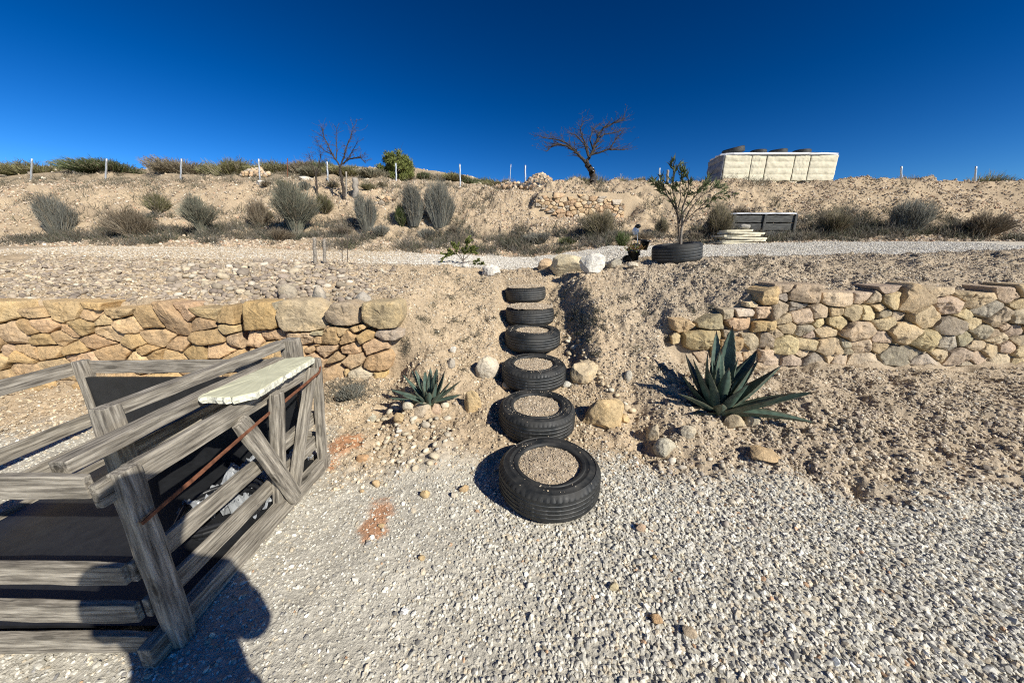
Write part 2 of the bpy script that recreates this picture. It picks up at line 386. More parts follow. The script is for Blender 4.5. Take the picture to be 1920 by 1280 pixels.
# path sheet, 4 mm above the ground
px_ = np.arange(-16, 16.01, .05); py_ = np.arange(5.5, 9.3, .05)
PXX, PYY = np.meshgrid(px_, py_); a, b = PXX.ravel(), PYY.ravel()
pmk = path_mask(a, b) > .55
idx = (np.arange(len(py_)-1)[:, None]*len(px_) + np.arange(len(px_)-1)[None]).ravel()
pf = np.stack([idx, idx+1, idx+len(px_)+1, idx+len(px_)], -1); pf = pf[pmk[pf].all(1)]
used = np.unique(pf); remap = np.zeros(len(a), int); remap[used] = np.arange(len(used))
tag(mesh_np('path', np.stack([a, b, H(a, b)+.006], -1)[used], remap[pf], M['ground'], smooth=True, col=mixc(np.repeat(C_PATH[None], len(used), 0), C_EARTH, .8*sstep(-1.2, -3.5, a[used]))), kind='structure')

# ------------------------------------------------------------------ loose stone masses (stuff)
rg = np.random.default_rng(3)
TY = [  # stair tyres: x, y, z of base, outer diameter
 (.236, 1.845, .014, .642), (.205, 2.52, .080, .62), (.212, 3.08, .250, .62), (.230, 3.66, .440, .62), (.222, 4.14, .615, .61), (.195, 4.76, .790, .57)]
def outside_tyres(x, y, m=.0):
    k = np.ones(len(x), bool)
    for (tx, ty, tz, d) in TY: k &= np.hypot(x-tx, y-ty) > d/2+m-.02
    return k
def region(n, x0, x1, y0, y1, fn, rng=rg):
    x = rng.uniform(x0, x1, n); y = rng.uniform(y0, y1, n); k = rng.uniform(size=n) < fn(x, y)
    return x[k], y[k]
GP = [(.57, .54, .46), (.70, .67, .58), (.46, .44, .385), (.59, .51, .38), (.25, .24, .225), (.52, .34, .21)]
# yard gravel
def coarse(x, y): return .35 + .65*sstep(-.9, .9, x + .5*fbm(x*1.5, y*1.5, 41, 2))
x, y = region(95000, -4.4, 4.4, .5, 2.7, lambda x, y: yard_mask(x, y)*(.45+.55*coarse(x, y))); k = outside_tyres(x, y); x, y = x[k], y[k]
s = (.0045 + .0085*rg.beta(1.3, 2.8, len(x)))*(.62+.85*coarse(x, y))
c = palette(len(x), GP, [40, 24, 16, 14, 4, .6], rg, .16); rm = red_mask(x, y); c = mixc(c, np.array([.50, .27, .15]), (rm*rg.uniform(0, 1, len(x)) > .35)*.8)
scatter('gravel', onground(x, y), s, c, .55, .45, 1, M['gravel'], seed=5, cuts=8, label='pale grey crushed gravel covering the yard', cat='gravel')
x, y = region(26000, -4.2, 4.2, .5, 2.6, lambda x, y: yard_mask(x, y)*(.08+.92*sstep(-.5, 1.2, x-.6*(1.6-y)+.5*fbm(x*2, y*2, 42, 2))*sstep(2.3, 1.3, y))); k = outside_tyres(x, y, .02); x, y = x[k], y[k]
s = .010 + .013*rg.beta(1.1, 3.0, len(x)); c = palette(len(x), GP, [36, 28, 18, 14, 5, .8], rg, .18)
scatter('coarse_gravel', onground(x, y), s, c, .6, .6, 1, M['gravel'], seed=6, cuts=9, label='larger grey and white stones lying among the yard gravel', cat='gravel')
# crumbs on the near banks
def bankm(x, y): return (1-yard_mask(x, y))*(1-path_mask(x, y))
BP = [(.50, .40, .27), (.57, .48, .35), (.42, .34, .24), (.32, .27, .21), (.64, .57, .45)]
BPR = [(.50, .42, .305), (.58, .50, .38), (.42, .35, .265), (.31, .26, .21), (.65, .59, .48)]
x, y = region(250000, -8, 8, 1.7, 6.1, lambda x, y: bankm(x, y)*(.35+.65*sstep(-.5, .4, fbm(x*3, y*3, 51, 3)))); k = outside_tyres(x, y) & ~((y > 3.28) & (y < 3.46) & ((x < -1.1) | (x > 1.65))); x, y = x[k], y[k]
s = (.0055 + .019*rg.beta(1.1, 4.5, len(x)))*(1+.35*sstep(1.2, 2.4, x)*sstep(3.2, 2.4, y)); c = palette(len(x), BP, [40, 20, 22, 8, 8], rg, .18)
kr = x > 1.0 + .3*rg.normal(size=len(x)); c[kr] = palette(int(kr.sum()), BPR, [40, 20, 22, 12, 6], rg, .15)
scatter('bank_rubble', onground(x, y), s, c, .7, .6, 1, M['rock'], seed=8, label='sandy crumbs and small stones covering the near banks', cat='rubble')
x, y = region(9000, -8.0, -.9, 3.44, 5.9, lambda x, y: sstep(-1.15, -1.9, x+.35*fbm(x*2, y*2, 91, 2)+.25*(y-3.5))); s = .016+.030*rg.beta(1.1, 3, len(x))
scatter('small_cobbles', onground(x, y), s, palette(len(x), [(.34, .28, .215), (.42, .345, .255), (.50, .415, .295), (.28, .23, .185), (.54, .48, .37)], [34, 26, 18, 14, 6], rg, .15), .55, .35, 2, M['rock'], seed=19, cuts=2, smooth=True, label='small grey brown cobbles covering the slope above the left wall', cat='cobbles')
# path gravel
x, y = region(70000, -11, 11, 5.6, 9.2, lambda x, y: path_mask(x, y)); s = .009 + .012*rg.beta(1.3, 4, len(x)); cpl = palette(len(x), [(.62, .58, .50), (.72, .69, .62), (.5, .45, .37)], [50, 30, 20], rg); kl = rg.uniform(size=len(x)) < .75*sstep(-1.0, -3.5, x); cpl[kl] = palette(int(kl.sum()), BP, [30, 25, 25, 10, 10], rg)
scatter('path_gravel', onground(x, y)+np.array([0, 0, .006]), s*1.2, cpl, .5, .4, 1, M['gravel'], seed=9, label='white gravel of the terrace path', cat='gravel')
# upper bank rubble
x, y = region(120000, -22, 20, 9.0, 17, lambda x, y: .25+.75*sstep(-.4, .4, fbm(x*.9, y*1.2, 61, 3))); s = .014 + .060*rg.beta(1.0, 5.0, len(x))
c = palette(len(x), [(.50, .40, .29), (.60, .52, .41), (.42, .33, .23), (.50, .33, .22), (.25, .205, .16)], [40, 25, 18, 8, 9], rg, .2)
scatter('hillside_rubble', onground(x, y), s, c, .7, .6, 1, M['rock'], seed=10, label='tan stones strewn over the upper bank', cat='rubble')
x, y = region(9000, -34, 24, 17, 32, lambda x, y: .3+0*x); s = .04 + .14*rg.beta(1.0, 5, len(x))
scatter('hilltop_rubble', onground(x, y), s, palette(len(x), BP, [40, 20, 22, 8, 20], rg, .15), .7, .6, 1, M['rock'], seed=12, label='pale stones on the terraces beyond the fence', cat='rubble')

# ------------------------------------------------------------------ single rocks
def rock(name, p, dims, col, label, cat='rock', rz=0., cuts=7, seed=0, sub=5, group=None, parent=None, tilt=(0, 0), sink=.3, mat=None, rough=.16, edge=.92):
    rng = np.random.default_rng(seed+100)
    V, F = ICO[sub]; V = V.copy()
    for _ in range(cuts):
        d = rng.normal(size=3); d[2] *= .7; d /= np.linalg.norm(d); c = rng.uniform(.5, .82)
        s = V@d; k = s > c; V[k] -= np.outer(s[k]-c, d)*edge
    V *= (1 + rough*n3(V*1.3+seed*3.1, seed, 3))[:, None]
    for _ in range(cuts+2 if cuts > 4 else 1):
        d = rng.normal(size=3); d /= np.linalg.norm(d); s_ = V@d; c = s_.max()*rng.uniform(.80, .93); k = s_ > c; V[k] -= np.outer(s_[k]-c, d)*.97
    V *= (1 + .05*n3(V*4+seed, seed+5, 3) + .018*n3(V*13+seed, seed+6, 2))[:, None]
    V /= np.abs(V).max(0); V = V*np.array(dims)/2
    cc = np.repeat(np.array(col)[None], len(V), 0)
    o = mesh_np(name, V, F, mat or M['sand'], parent, smooth=True, col=cc)
    o.location = (p[0], p[1], p[2] + dims[2]/2 - sink*dims[2]); o.rotation_euler = (tilt[0], tilt[1], rz)
    if sub >= 3:
        try: o.data.set_sharp_from_angle(angle=math.radians(32))
        except Exception: pass
    if label: tag(o, label, cat, group)
    return o
def rock_px(cx, cy, w, hh, col, label, **kw):
    """a rock whose outline covers about w x hh photo pixels round (cx, cy)"""
    p = G(cx, cy + hh*.40); z = depth(p); W_, H_ = w*z/FPX, hh*z/FPX
    d = kw.pop('deep', .8)
    dims = (W_, W_*d, max(H_*1.12, W_*.35)); kw.setdefault('sink', .22)
    q = Vector((p.x, p.y + dims[1]*.32, p.z)); q.x *= q.y/p.y
    q.z = p.z
    return rock(kw.pop('name', 'boulder'), q, dims, col, label, **kw)
YEL = (.60, .45, .25); PAL = (.62, .55, .43); GRY = (.42, .38, .32); WHT = (.70, .66, .58); OCH = (.52, .38, .22)
rock_px(914, 691, 46, 46, PAL, 'pale smooth boulder wedged against the left of the fourth tyre from the top', seed=2, cuts=3, rz=.3)
rock_px(885, 754, 38, 50, YEL, 'flat yellow pointed stone standing right of the small agave', seed=3, cuts=6, deep=.35, rz=-.2)
rock_px(1094, 697, 60, 52, (.58, .47, .31), 'rough tan boulder to the right of the fourth tyre from the top', seed=4, cuts=6, rz=.5)
rock_px(1131, 779, 88, 58, YEL, 'large yellow angular boulder to the right of the second tyre from the bottom', seed=5, cuts=9, rz=.15, deep=.7)
rock_px(1171, 788, 22, 20, YEL, 'small yellow stone touching the large yellow boulder', seed=6)
rock_px(1243, 845, 44, 36, (.50, .46, .36), 'round grey cobble with pitted face at the foot of the right mound', seed=7, cuts=1, rz=.2, rough=.1)
rock_px(1220, 812, 20, 42, (.50, .42, .30), 'long narrow stone lying above the round pitted cobble', seed=8, deep=1.3, rz=.7)
rock_px(1371, 793, 38, 34, (.50, .41, .27), 'brown angular stone in front of the big agave', seed=9, cuts=8)
rock_px(1411, 793, 30, 24, (.50, .45, .34), 'grey angular stone at the right foot of the big agave', seed=10, cuts=8)
rock_px(1286, 814, 36, 22, (.52, .46, .35), 'flat half buried stone below the big agave', seed=11)
rock_px(1427, 859, 60, 22, OCH, 'ochre flat stone at the right edge of the yard', seed=12, cuts=8)
rock_px(1022, 497, 30, 26, (.60, .44, .28), 'small orange tan rock leaning on the boulders at the head of the tyre steps', seed=13, cuts=6)
rock_px(1058, 500, 74, 44, (.60, .52, .36), 'biggest cream boulder at the head of the tyre steps', seed=14, cuts=7, deep=.7, sink=.12)
rock_px(1110, 497, 56, 38, (.70, .67, .60), 'white boulder with a dark hollow side at the head of the tyre steps', seed=15, cuts=6, rz=.5, sink=.12)
rock_px(1151, 493, 30, 22, (.40, .37, .30), 'small grey boulder beside the white boulder on the terrace edge', seed=16, cuts=4)
rock_px(1186, 497, 22, 12, PAL, 'pale flat stone below the hanging black pots', seed=17)
rock_px(921, 508, 36, 26, WHT, 'white crumbly rock on the terrace edge right of the leafy sapling', seed=18, cuts=3, rough=.3)
rock_px(873, 497, 14, 10, WHT, 'little white stone at the foot of the leafy sapling', seed=19, sub=3)
rock_px(1177, 707, 16, 22, (.50, .47, .40), 'upright grey pebble on the right mound', seed=20, cuts=1, sub=3)
rock_px(1061, 722, 20, 14, (.62, .60, .52), 'pale pebble behind the second tyre from the bottom', seed=21, sub=3)
rock_px(948, 726, 22, 16, (.58, .46, .30), 'tan stone under the left side of the third tyre from the bottom', seed=22, sub=3)
rock_px(846, 683, 18, 22, GRY, 'grey cobble uphill of the small agave', seed=23, sub=3, cuts=2)
rock_px(850, 657, 14, 14, WHT, 'white angular stone on the bank above the small agave', seed=24, sub=3)
rock_px(491, 344, 26, 12, WHT, 'bright white flat boulder under the fence at the far left', seed=25)
rock_px(573, 334, 26, 9, WHT, 'pale flat boulder on the hillside by the left tree', seed=26)
rock_px(700, 268+520, 16, 14, (.52, .5, .4), 'greenish flat stone in the bank beside the timber stand', seed=27, sub=3)
rock_px(682, 862, 24, 18, (.56, .36, .20), 'rusty brown stone beside the orange soil', seed=28, sub=3)
for i, (x_, y_, w_, lab, cc) in enumerate([(716, 988, 12, 'small yellow stone standing at the tip of the orange stain', YEL), (796, 928, 22, 'yellow pyramid shaped stone alone on the gravel', YEL), (870, 917, 18, 'ochre stone nearest the shadow of the lowest tyre', OCH), (852, 929, 16, 'pale yellow stone beside the ochre stone', PAL), (706, 908, 18, 'brown flat stone on the fine gravel', OCH), (679, 922, 10, 'small orange stone on the fine gravel', OCH), (791, 1049, 14, 'yellow stone alone in the middle of the gravel', YEL), (1149, 1105, 20, 'square yellow stone in the coarse gravel', (.55, .47, .3)), (1230, 1166, 24, 'orange stone with dark top in the coarse gravel', (.5, .33, .18)), (1200, 993, 20, 'rose brown stone in the coarse gravel', (.52, .38, .26)), (1290, 1190, 26, 'tan stone near the bottom right of the gravel', (.5, .4, .28)), (1226, 1048, 10, 'small yellow stone up the gravel from the orange one', YEL), (1003, 970, 20, 'ochre stone touching the front of the lowest tyre', OCH)]):
    rock_px(x_, y_, w_, w_*.75, cc, lab, name='stone', cat='stone', seed=40+i, sub=3, cuts=6)

# cobbles: individual things that share a label by group
cob_i = 0
def cobbles(n, poly, sizes, cols, w, label, group, seed, cuts=2, bias=1.0):
    """countable loose stones inside a photo polygon"""
    rng = np.random.default_rng(seed); pts = []
    xs = [p[0] for p in poly]; ys = [p[1] for p in poly]; tries = 0
    protos = []
    for k in range(8):
        V, F = stone_shape(2, rng, cuts, .10); V /= np.abs(V).max(0)
        protos.append((V, F))
    while len(pts) < n and tries < n*60:
        tries += 1
        x = rng.uniform(min(xs), max(xs)); y = rng.uniform(min(ys), max(ys)); ins = False; j = len(poly)-1
        for i in range(len(poly)):
            if (ys[i] > y) != (ys[j] > y) and x < (xs[j]-xs[i])*(y-ys[i])/(ys[j]-ys[i])+xs[i]: ins = not ins
            j = i
        if not ins: continue
        s = sizes[0] + (sizes[1]-sizes[0])*rng.uniform()**2.2
        if any((x-a)**2+((y-b)*1.7)**2 < ((s+c)*.36)**2 for a, b, c in pts): continue
        pts.append((x, y, s))
    for (x, y, s) in pts:
        p = G(x, y); m = s*depth(p)/FPX
        V, F = protos[rng.integers(8)]
        d = np.array([m, m*rng.uniform(.6, .95), m*rng.uniform(.45, .7)])/2
        col = palette(1, cols, w, rng)[0]
        o = mesh_np('cobble', V*d, F, M['rock'], smooth=True, col=np.repeat(col[None], len(V), 0))
        o.location = (p.x, p.y, p.z + d[2]*.35); o.rotation_euler = (rng.normal(0, .3), rng.normal(0, .3), rng.uniform(0, 6.28))
        tag(o, label, 'cobble', group)
CC = [(.33, .275, .215), (.41, .345, .255), (.50, .42, .30), (.28, .23, .185), (.55, .49, .39)]
cobbles(150, [(330, 500), (480, 492), (610, 497), (665, 520), (690, 560), (640, 566), (560, 562), (480, 562), (300, 565)], (13, 26), CC, [34, 26, 18, 14, 8], 'rounded grey cobble on the slope above the left stone wall', 'loose cobbles above the left stone wall', 1)
cobbles(58, [(700, 800), (735, 765), (800, 775), (840, 790), (860, 850), (770, 890), (700, 870)], (9, 21), [(.58, .50, .36), (.64, .57, .44), (.50, .44, .34), (.66, .62, .54)], [40, 30, 20, 10], 'pale rounded stone spilled below the small agave', 'stones spilled below the small agave', 2)
cobbles(50, [(1230, 865), (1300, 850), (1420, 880), (1440, 990), (1350, 1000), (1240, 900)], (8, 19), [(.50, .44, .34), (.58, .52, .42), (.42, .37, .31)], [40, 30, 30], 'tan rounded stone at the foot of the right mound', 'stones at the foot of the right mound', 3)
cobbles(36, [(1050, 620), (1085, 640), (1120, 700), (1200, 790), (1150, 745), (1060, 660)], (8, 18), [(.60, .49, .33), (.62, .56, .44)], [50, 50], 'tan stone tumbled along the gully right of the tyre steps', 'stones along the gully beside the steps', 4)
for i, (x_, y_, w_, h_, cc, lab) in enumerate([(748, 766, 28, 24, PAL, 'leftmost grey stone of the ring below the small agave'), (768, 762, 26, 22, PAL, 'round pale stone of the ring below the small agave'), (792, 773, 34, 28, (.46, .39, .30), 'pinkish brown biggest stone of the ring below the small agave'), (818, 769, 20, 22, (.50, .38, .28), 'reddish upright stone of the ring below the small agave'), (835, 763, 16, 12, PAL, 'rightmost little stone of the ring below the small agave'), (750, 784, 24, 24, YEL, 'yellow stone under the ring below the small agave'), (600, 553, 26, 34, GRY, 'tall grey stone on top of the left wall between its two middle capstones'), (682, 560, 30, 28, GRY, 'grey stone resting on the gap left of the square end capstone'), (541, 548, 36, 32, (.44, .38, .29), 'grey brown stone lying over the broad capstone of the left wall')]):
    rock_px(x_, y_, w_, h_, cc, lab, name='stone', cat='stone', seed=70+i, sub=3, cuts=3)

# ------------------------------------------------------------------ dry stone walls
def wall_stone(poly, plane_y, lean, col, parent, seed, bulge=.035, thick=.16, zoff=0, name='wall_stone'):
    """poly: world (x,z) outline on the plane y = plane_y + lean*(z)"""
    rng = np.random.default_rng(seed)
    P = np.array(poly, float); c = P.mean(0)
    P = c + (P-c)*.992
    # resample + round corners
    n = 72; seg = np.roll(P, -1, 0)-P; L = np.linalg.norm(seg, axis=1); cum = np.concatenate([[0], np.cumsum(L)])
    tt = np.arange(n)/n*cum[-1]; k = np.clip(np.searchsorted(cum, tt, 'right')-1, 0, len(P)-1)
    R = P[k] + seg[k]*((tt-cum[k])/L[k])[:, None]
    for _ in range(1): R = (np.roll(R, 1, 0)+2*R+np.roll(R, -1, 0))/4
    sz = math.sqrt(max(1e-6, abs(np.sum(R[:, 0]*np.roll(R[:, 1], -1)-np.roll(R[:, 0], -1)*R[:, 1])/2)))
    bl = min(bulge, sz*.28)
    rings = [(1.0, thick), (1.012, .0), (1.0, -bl*.30), (.975, -bl*.62), (.93, -bl*.82), (.84, -bl*.95), (.68, -bl), (.5, -bl*1.02), (.3, -bl*1.04), (.12, -bl*1.04)]
    V = []
    for s, d in rings:
        Q = c + (R-c)*s
        V.append(np.stack([Q[:, 0], np.full(n, d), Q[:, 1]], -1))
    V = np.concatenate(V + [np.array([[c[0], -bl*1.1, c[1]]])])
    tl = rng.normal(0, .14, 2); dep = rng.uniform(-.012, .012)
    amp = np.clip(1-V[:, 1]/thick, 0, 1)
    nz = n3(V*9+seed, seed, 4); nz2 = n3(V*34+seed, seed+9, 3)
    V[:, 1] += dep + amp*((V[:, 0]-c[0])*tl[0] + (V[:, 2]-c[1])*tl[1] + nz*bl*.8 + nz2*.008)
    V[:, 0] += nz2*.006; V[:, 2] += np.roll(nz2, 5)*.006
    ext = max(R[:, 0].max()-R[:, 0].min(), R[:, 1].max()-R[:, 1].min())/2
    for _ in range(5):
        nv = np.array([rng.normal(0, .38), -1., rng.normal(.1, .38)]); nv /= np.linalg.norm(nv); D_ = (V-np.array([c[0], 0, c[1]]))@nv
        cc_ = D_.max() - rng.uniform(.10, .45)*max(bl, .2*ext); k_ = D_ > cc_; V[k_] -= np.outer(D_[k_]-cc_, nv)*.94
    V[:, 1] += n3(V*45+seed, seed+3, 2)*.0035*amp + plane_y + lean*V[:, 2]
    F = []
    for r in range(len(rings)-1):
        for i in range(n):
            j = (i+1) % n; F.append((r*n+i, r*n+j, (r+1)*n+j, (r+1)*n+i))
    r = (len(rings)-1)*n
    T = [(r+i, r+(i+1) % n, len(V)-1) for i in range(n)]
    return V, np.array(F), np.array(T)
def stone_tint(seed):
    g_ = np.random.default_rng(seed); return g_.uniform(.80, 1.10)*np.array([1., 1+g_.uniform(-.03, .03), 1+g_.uniform(-.10, .12)])
def add_wall_stone(parent, poly, plane_y, lean, col, seed, **kw):
    V, F, T = wall_stone(poly, plane_y, lean, col, parent, seed, **kw)
    c = V.mean(0); o = mesh_np('wall_stone', V-c, [F, T], M['sand'], parent, smooth=True, col=np.repeat(np.array(col)[None], len(V), 0)*stone_tint(seed))
    o.data.set_sharp_from_angle(angle=math.radians(24))
    o.location = Vector(c) - parent.location
    return o
def pxpoly(pts, ox, oy, sc_, Y, lean=0):
    out = []
    for (a, b) in pts:
        px, py = ox+a/sc_, oy+b/sc_; p = W(px, py, Y)
        if lean: p = W(px, py, Y+lean*p.z); p = W(px, py, Y+lean*p.z)
        out.append((p.x, p.z))
    return out
LW = [
 [(-70, 338), (115, 338), (185, 440), (180, 520), (150, 545), (-70, 552)],
 [(235, 325), (410, 330), (525, 395), (540, 500), (520, 550), (400, 568), (240, 560), (200, 520), (182, 430), (200, 350)],
 [(590, 350), (700, 340), (765, 370), (795, 440), (785, 500), (700, 525), (580, 515), (538, 480), (532, 420)],
 [(805, 345), (1060, 332), (1088, 370), (1095, 480), (1060, 535), (930, 545), (830, 510), (800, 480)],
 [(118, 350), (200, 348), (205, 385), (150, 408), (115, 380)],
 [(-50, 560), (35, 560), (60, 640), (40, 680), (-50, 670)],
 [(40, 555), (200, 550), (228, 575), (225, 620), (70, 635), (45, 600)],
 [(232, 575), (400, 574), (435, 600), (420, 650), (350, 675), (260, 660), (235, 620)],
 [(420, 560), (500, 562), (505, 588), (450, 594), (415, 582)],
 [(440, 600), (490, 598), (490, 655), (445, 660), (432, 630)],
 [(545, 532), (610, 530), (612, 590), (630, 630), (620, 660), (495, 660), (497, 590)],
 [(614, 532), (680, 547), (675, 580), (632, 606), (616, 580)],
 [(690, 552), (768, 622), (766, 630), (640, 665), (632, 650), (640, 610)],
 [(702, 540), (810, 507), (828, 530), (820, 543), (740, 576), (712, 560)],
 [(767, 590), (830, 550), (903, 570), (880, 618), (792, 655)],
 [(907, 557), (1000, 548), (1095, 560), (1100, 610), (1040, 635), (950, 630), (895, 596)],
 [(55, 650), (215, 624), (253, 660), (280, 720), (180, 768), (30, 760), (30, 690)],
 [(290, 682), (365, 682), (368, 762), (286, 765)],
 [(372, 690), (440, 667), (442, 705), (410, 732), (375, 720)],
 [(447, 677), (623, 667), (600, 705), (520, 766), (452, 710)],
 [(640, 680), (768, 634), (788, 720), (720, 738), (650, 728), (637, 700)],
 [(797, 660), (880, 618), (990, 650), (1000, 693), (830, 743), (807, 710)],
 [(522, 800), (610, 717), (663, 750), (658, 770), (580, 795)],
 [(652, 790), (700, 737), (800, 724), (821, 760), (798, 808), (720, 846), (667, 823)],
 [(832, 755), (1000, 705), (1030, 760), (1010, 840), (940, 860), (860, 858), (807, 828)],
 [(370, 750), (420, 727), (518, 775), (500, 838), (470, 868), (460, 800), (372, 790)],
 [(470, 870), (600, 807), (658, 815), (670, 920), (600, 963), (470, 965)],
 [(667, 847), (700, 842), (703, 863), (682, 898), (670, 880)],
 [(700, 862), (770, 837), (840, 855), (880, 890), (875, 940), (800, 972), (700, 972), (680, 930)],
 [(884, 872), (985, 864), (985, 895), (915, 930), (888, 912)],
 [(290, 772), (365, 768), (368, 800), (455, 810), (455, 865), (300, 870)],
 [(-50, 690), (30, 695), (25, 760), (-50, 765)],
 [(-50, 775), (150, 775), (170, 860), (-50, 870)], [(175, 775), (285, 775), (290, 870), (185, 860)],
 [(-50, 880), (120, 878), (130, 970), (-50, 975)], [(130, 870), (300, 875), (310, 970), (140, 970)], [(310, 880), (460, 872), (465, 968), (320, 970)],
 [(440, 665), (485, 662), (440, 672)], [(510, 540), (545, 515), (550, 528), (505, 570)],
]
WC = [(.54, .375, .20), (.58, .41, .225), (.49, .345, .19), (.59, .435, .255)]
def clip_poly(P, n, d):
    out = []
    for i in range(len(P)):
        a, b = P[i], P[(i+1) % len(P)]; da, db = a[0]*n[0]+a[1]*n[1]-d, b[0]*n[0]+b[1]*n[1]-d
        if da <= 0: out.append(a)
        if (da < 0 < db) or (db < 0 < da):
            t = da/(da-db); out.append((a[0]+(b[0]-a[0])*t, a[1]+(b[1]-a[1])*t))
    return out
def gen_wall(parent, x0, x1, zb, zt, Y, lean, size, cols, seed):
    """tightly fitted polygonal stones of uneven size, wider than tall"""
    rng = np.random.default_rng(seed); zbf = zb if callable(zb) else (lambda x: zb); ztf = zt if callable(zt) else (lambda x: zt)
    L = x1-x0; hh = max(ztf(x)-zbf(x) for x in np.linspace(x0, x1, 9)); ax = 1.45
    n = int(L*hh/(size*size*.95)); S = []
    for t in range(n*40):
        if len(S) >= n: break
        x = rng.uniform(x0, x1); z = rng.uniform(zbf(x), ztf(x)); r_ = size*rng.uniform(.35, 1.05)
        if all(((x-a)/ax)**2+(z-b)**2 > ((r_+c)/2*.9)**2 for a, b, c in S): S.append((x, z, r_))
    out = []
    for i, (x, z, r_) in enumerate(S):
        P = [(max(x0, x-size*2.2), max(zbf(x), z-size*1.4)), (min(x1, x+size*2.2), max(zbf(x), z-size*1.4)), (min(x1, x+size*2.2), min(ztf(x), z+size*1.4)), (max(x0, x-size*2.2), min(ztf(x), z+size*1.4))]
        for j, (a, b, c) in enumerate(S):
            if j == i or abs(a-x) > size*5 or abs(b-z) > size*4: continue
            dx, dz = (a-x)/ax**2, b-z; f = r_/(r_+c); mx, mz = x+(a-x)*f, z+(b-z)*f; P = clip_poly(P, (dx, dz), mx*dx+mz*dz)
            if len(P) < 3: break
        if len(P) >= 3:
            Q = np.array(P); area = abs(np.sum(Q[:, 0]*np.roll(Q[:, 1], -1)-np.roll(Q[:, 0], -1)*Q[:, 1])/2)
            if area > size*size*.05:
                Q = Q + rng.normal(0, size*.015, Q.shape)
                c_ = Q.mean(0); k_ = 1-.012/max(.03, math.sqrt(area)); out.append([tuple(q) for q in c_+(Q-c_)*k_])
    return out
lw = empty('stone_wall', (-2.4, 3.30, .1)); tag(lw, 'dry stone wall of big yellow sandstone blocks behind the timber stand', 'stone wall')
for i, pl in enumerate(LW):
    col = np.array(WC[i % 4]); col = col*(.92+.16*((i*37) % 10)/10)
    if i == 28: col = np.array((.56, .49, .36))
    if i in (1, 2, 3): col = np.array((.46, .37, .24))
    if i in (4, 8, 15): col = np.array((.42, .36, .25))
    add_wall_stone(lw, pxpoly(pl, 480, 480, 4, 3.27), 3.27, 0, col, 200+i, thick=.2, bulge=.05 if i < 4 else .035)
for i, P in enumerate(gen_wall(lw, -7.2, -2.72, .02, lambda x: .98+.04*math.sin(x*7), 3.27, 0, .20, WC, 5)):
    add_wall_stone(lw, P, 3.27, 0, WC[i % 4], 300+i, thick=.2)
RW = [
 ([(1200, 475), (1310, 470), (1370, 515), (1300, 570), (1250, 582), (1200, 545)], (.62, .49, .28)),
 ([(1380, 500), (1480, 450), (1555, 425), (1570, 540), (1480, 548), (1385, 530)], (.36, .33, .24)),
 ([(1278, 577), (1400, 550), (1550, 552), (1545, 620), (1450, 700), (1350, 702), (1282, 670)], (.44, .37, .24)),
 ([(1185, 595), (1230, 570), (1265, 590), (1250, 650), (1190, 655)], (.56, .47, .32)),
 ([(1567, 397), (1658, 392), (1660, 450), (1630, 473), (1572, 478)], (.46, .42, .33)),
 ([(1670, 397), (1798, 387), (1818, 420), (1790, 448), (1680, 453)], (.52, .48, .38)),
 ([(1592, 482), (1640, 462), (1798, 464), (1803, 548), (1690, 568), (1620, 530)], (.56, .44, .27)),
 ([(1822, 372), (1960, 377), (1960, 468), (1830, 468)], (.58, .48, .32)),
 ([(1572, 550), (1638, 552), (1658, 598), (1600, 616), (1567, 590)], (.40, .36, .29)),
 ([(1812, 492), (1960, 477), (1960, 543), (1792, 568)], (.52, .42, .26)),
 ([(1722, 582), (1800, 572), (1838, 610), (1838, 680), (1780, 708), (1722, 650)], (.50, .44, .30)),
 ([(1850, 572), (1900, 562), (1960, 600), (1960, 690), (1847, 690)], (.42, .36, .26)),
 ([(1752, 347), (1810, 337), (1833, 363), (1818, 383), (1752, 380)], (.60, .52, .38)),
 ([(1862, 262), (1980, 222), (1990, 363), (1872, 363), (1832, 330)], (.62, .50, .33)),
 ([(1730, 722), (1780, 717), (1800, 790), (1750, 820), (1727, 770)], (.56, .46, .32)),
 ([(1350, 710), (1470, 706), (1480, 800), (1400, 790)], (.40, .33, .24)),
 ([(1560, 625), (1712, 605), (1717, 700), (1640, 722), (1560, 700)], (.52, .40, .25)),
 ([(1850, 700), (1960, 700), (1960, 790), (1850, 790)], (.50, .42, .3)),
 ([(1480, 640), (1555, 630), (1555, 720), (1485, 760)], (.50, .40, .26)),
 ([(1810, 800), (1960, 800), (1960, 900), (1800, 900)], (.48, .4, .3)), ([(1600, 730), (1720, 725), (1720, 830), (1600, 830)], (.48, .38, .25)),
]
rw = empty('stone_wall', (2.4, 3.42, .3)); tag(rw, 'rough dry stone wall of mixed grey and tan rocks behind the big agave', 'stone wall')
for i, (pl, col) in enumerate(RW): col = (col[0]*1.08, col[1], col[2]*.93); add_wall_stone(rw, pxpoly(pl, 960, 480, 4, 3.38, .06), 3.38, .06, col, 400+i, thick=.24, bulge=.07)
for i, P in enumerate(gen_wall(rw, 2.66, 7.2, .30, lambda x: 1.12+.05*math.sin(x*5), 3.38, .06, .17, WC, 6)):
    add_wall_stone(rw, P, 3.38, .06, [(.56, .45, .30), (.48, .38, .26), (.60, .48, .31), (.40, .35, .26)][i % 4], 500+i, thick=.24, bulge=.06)

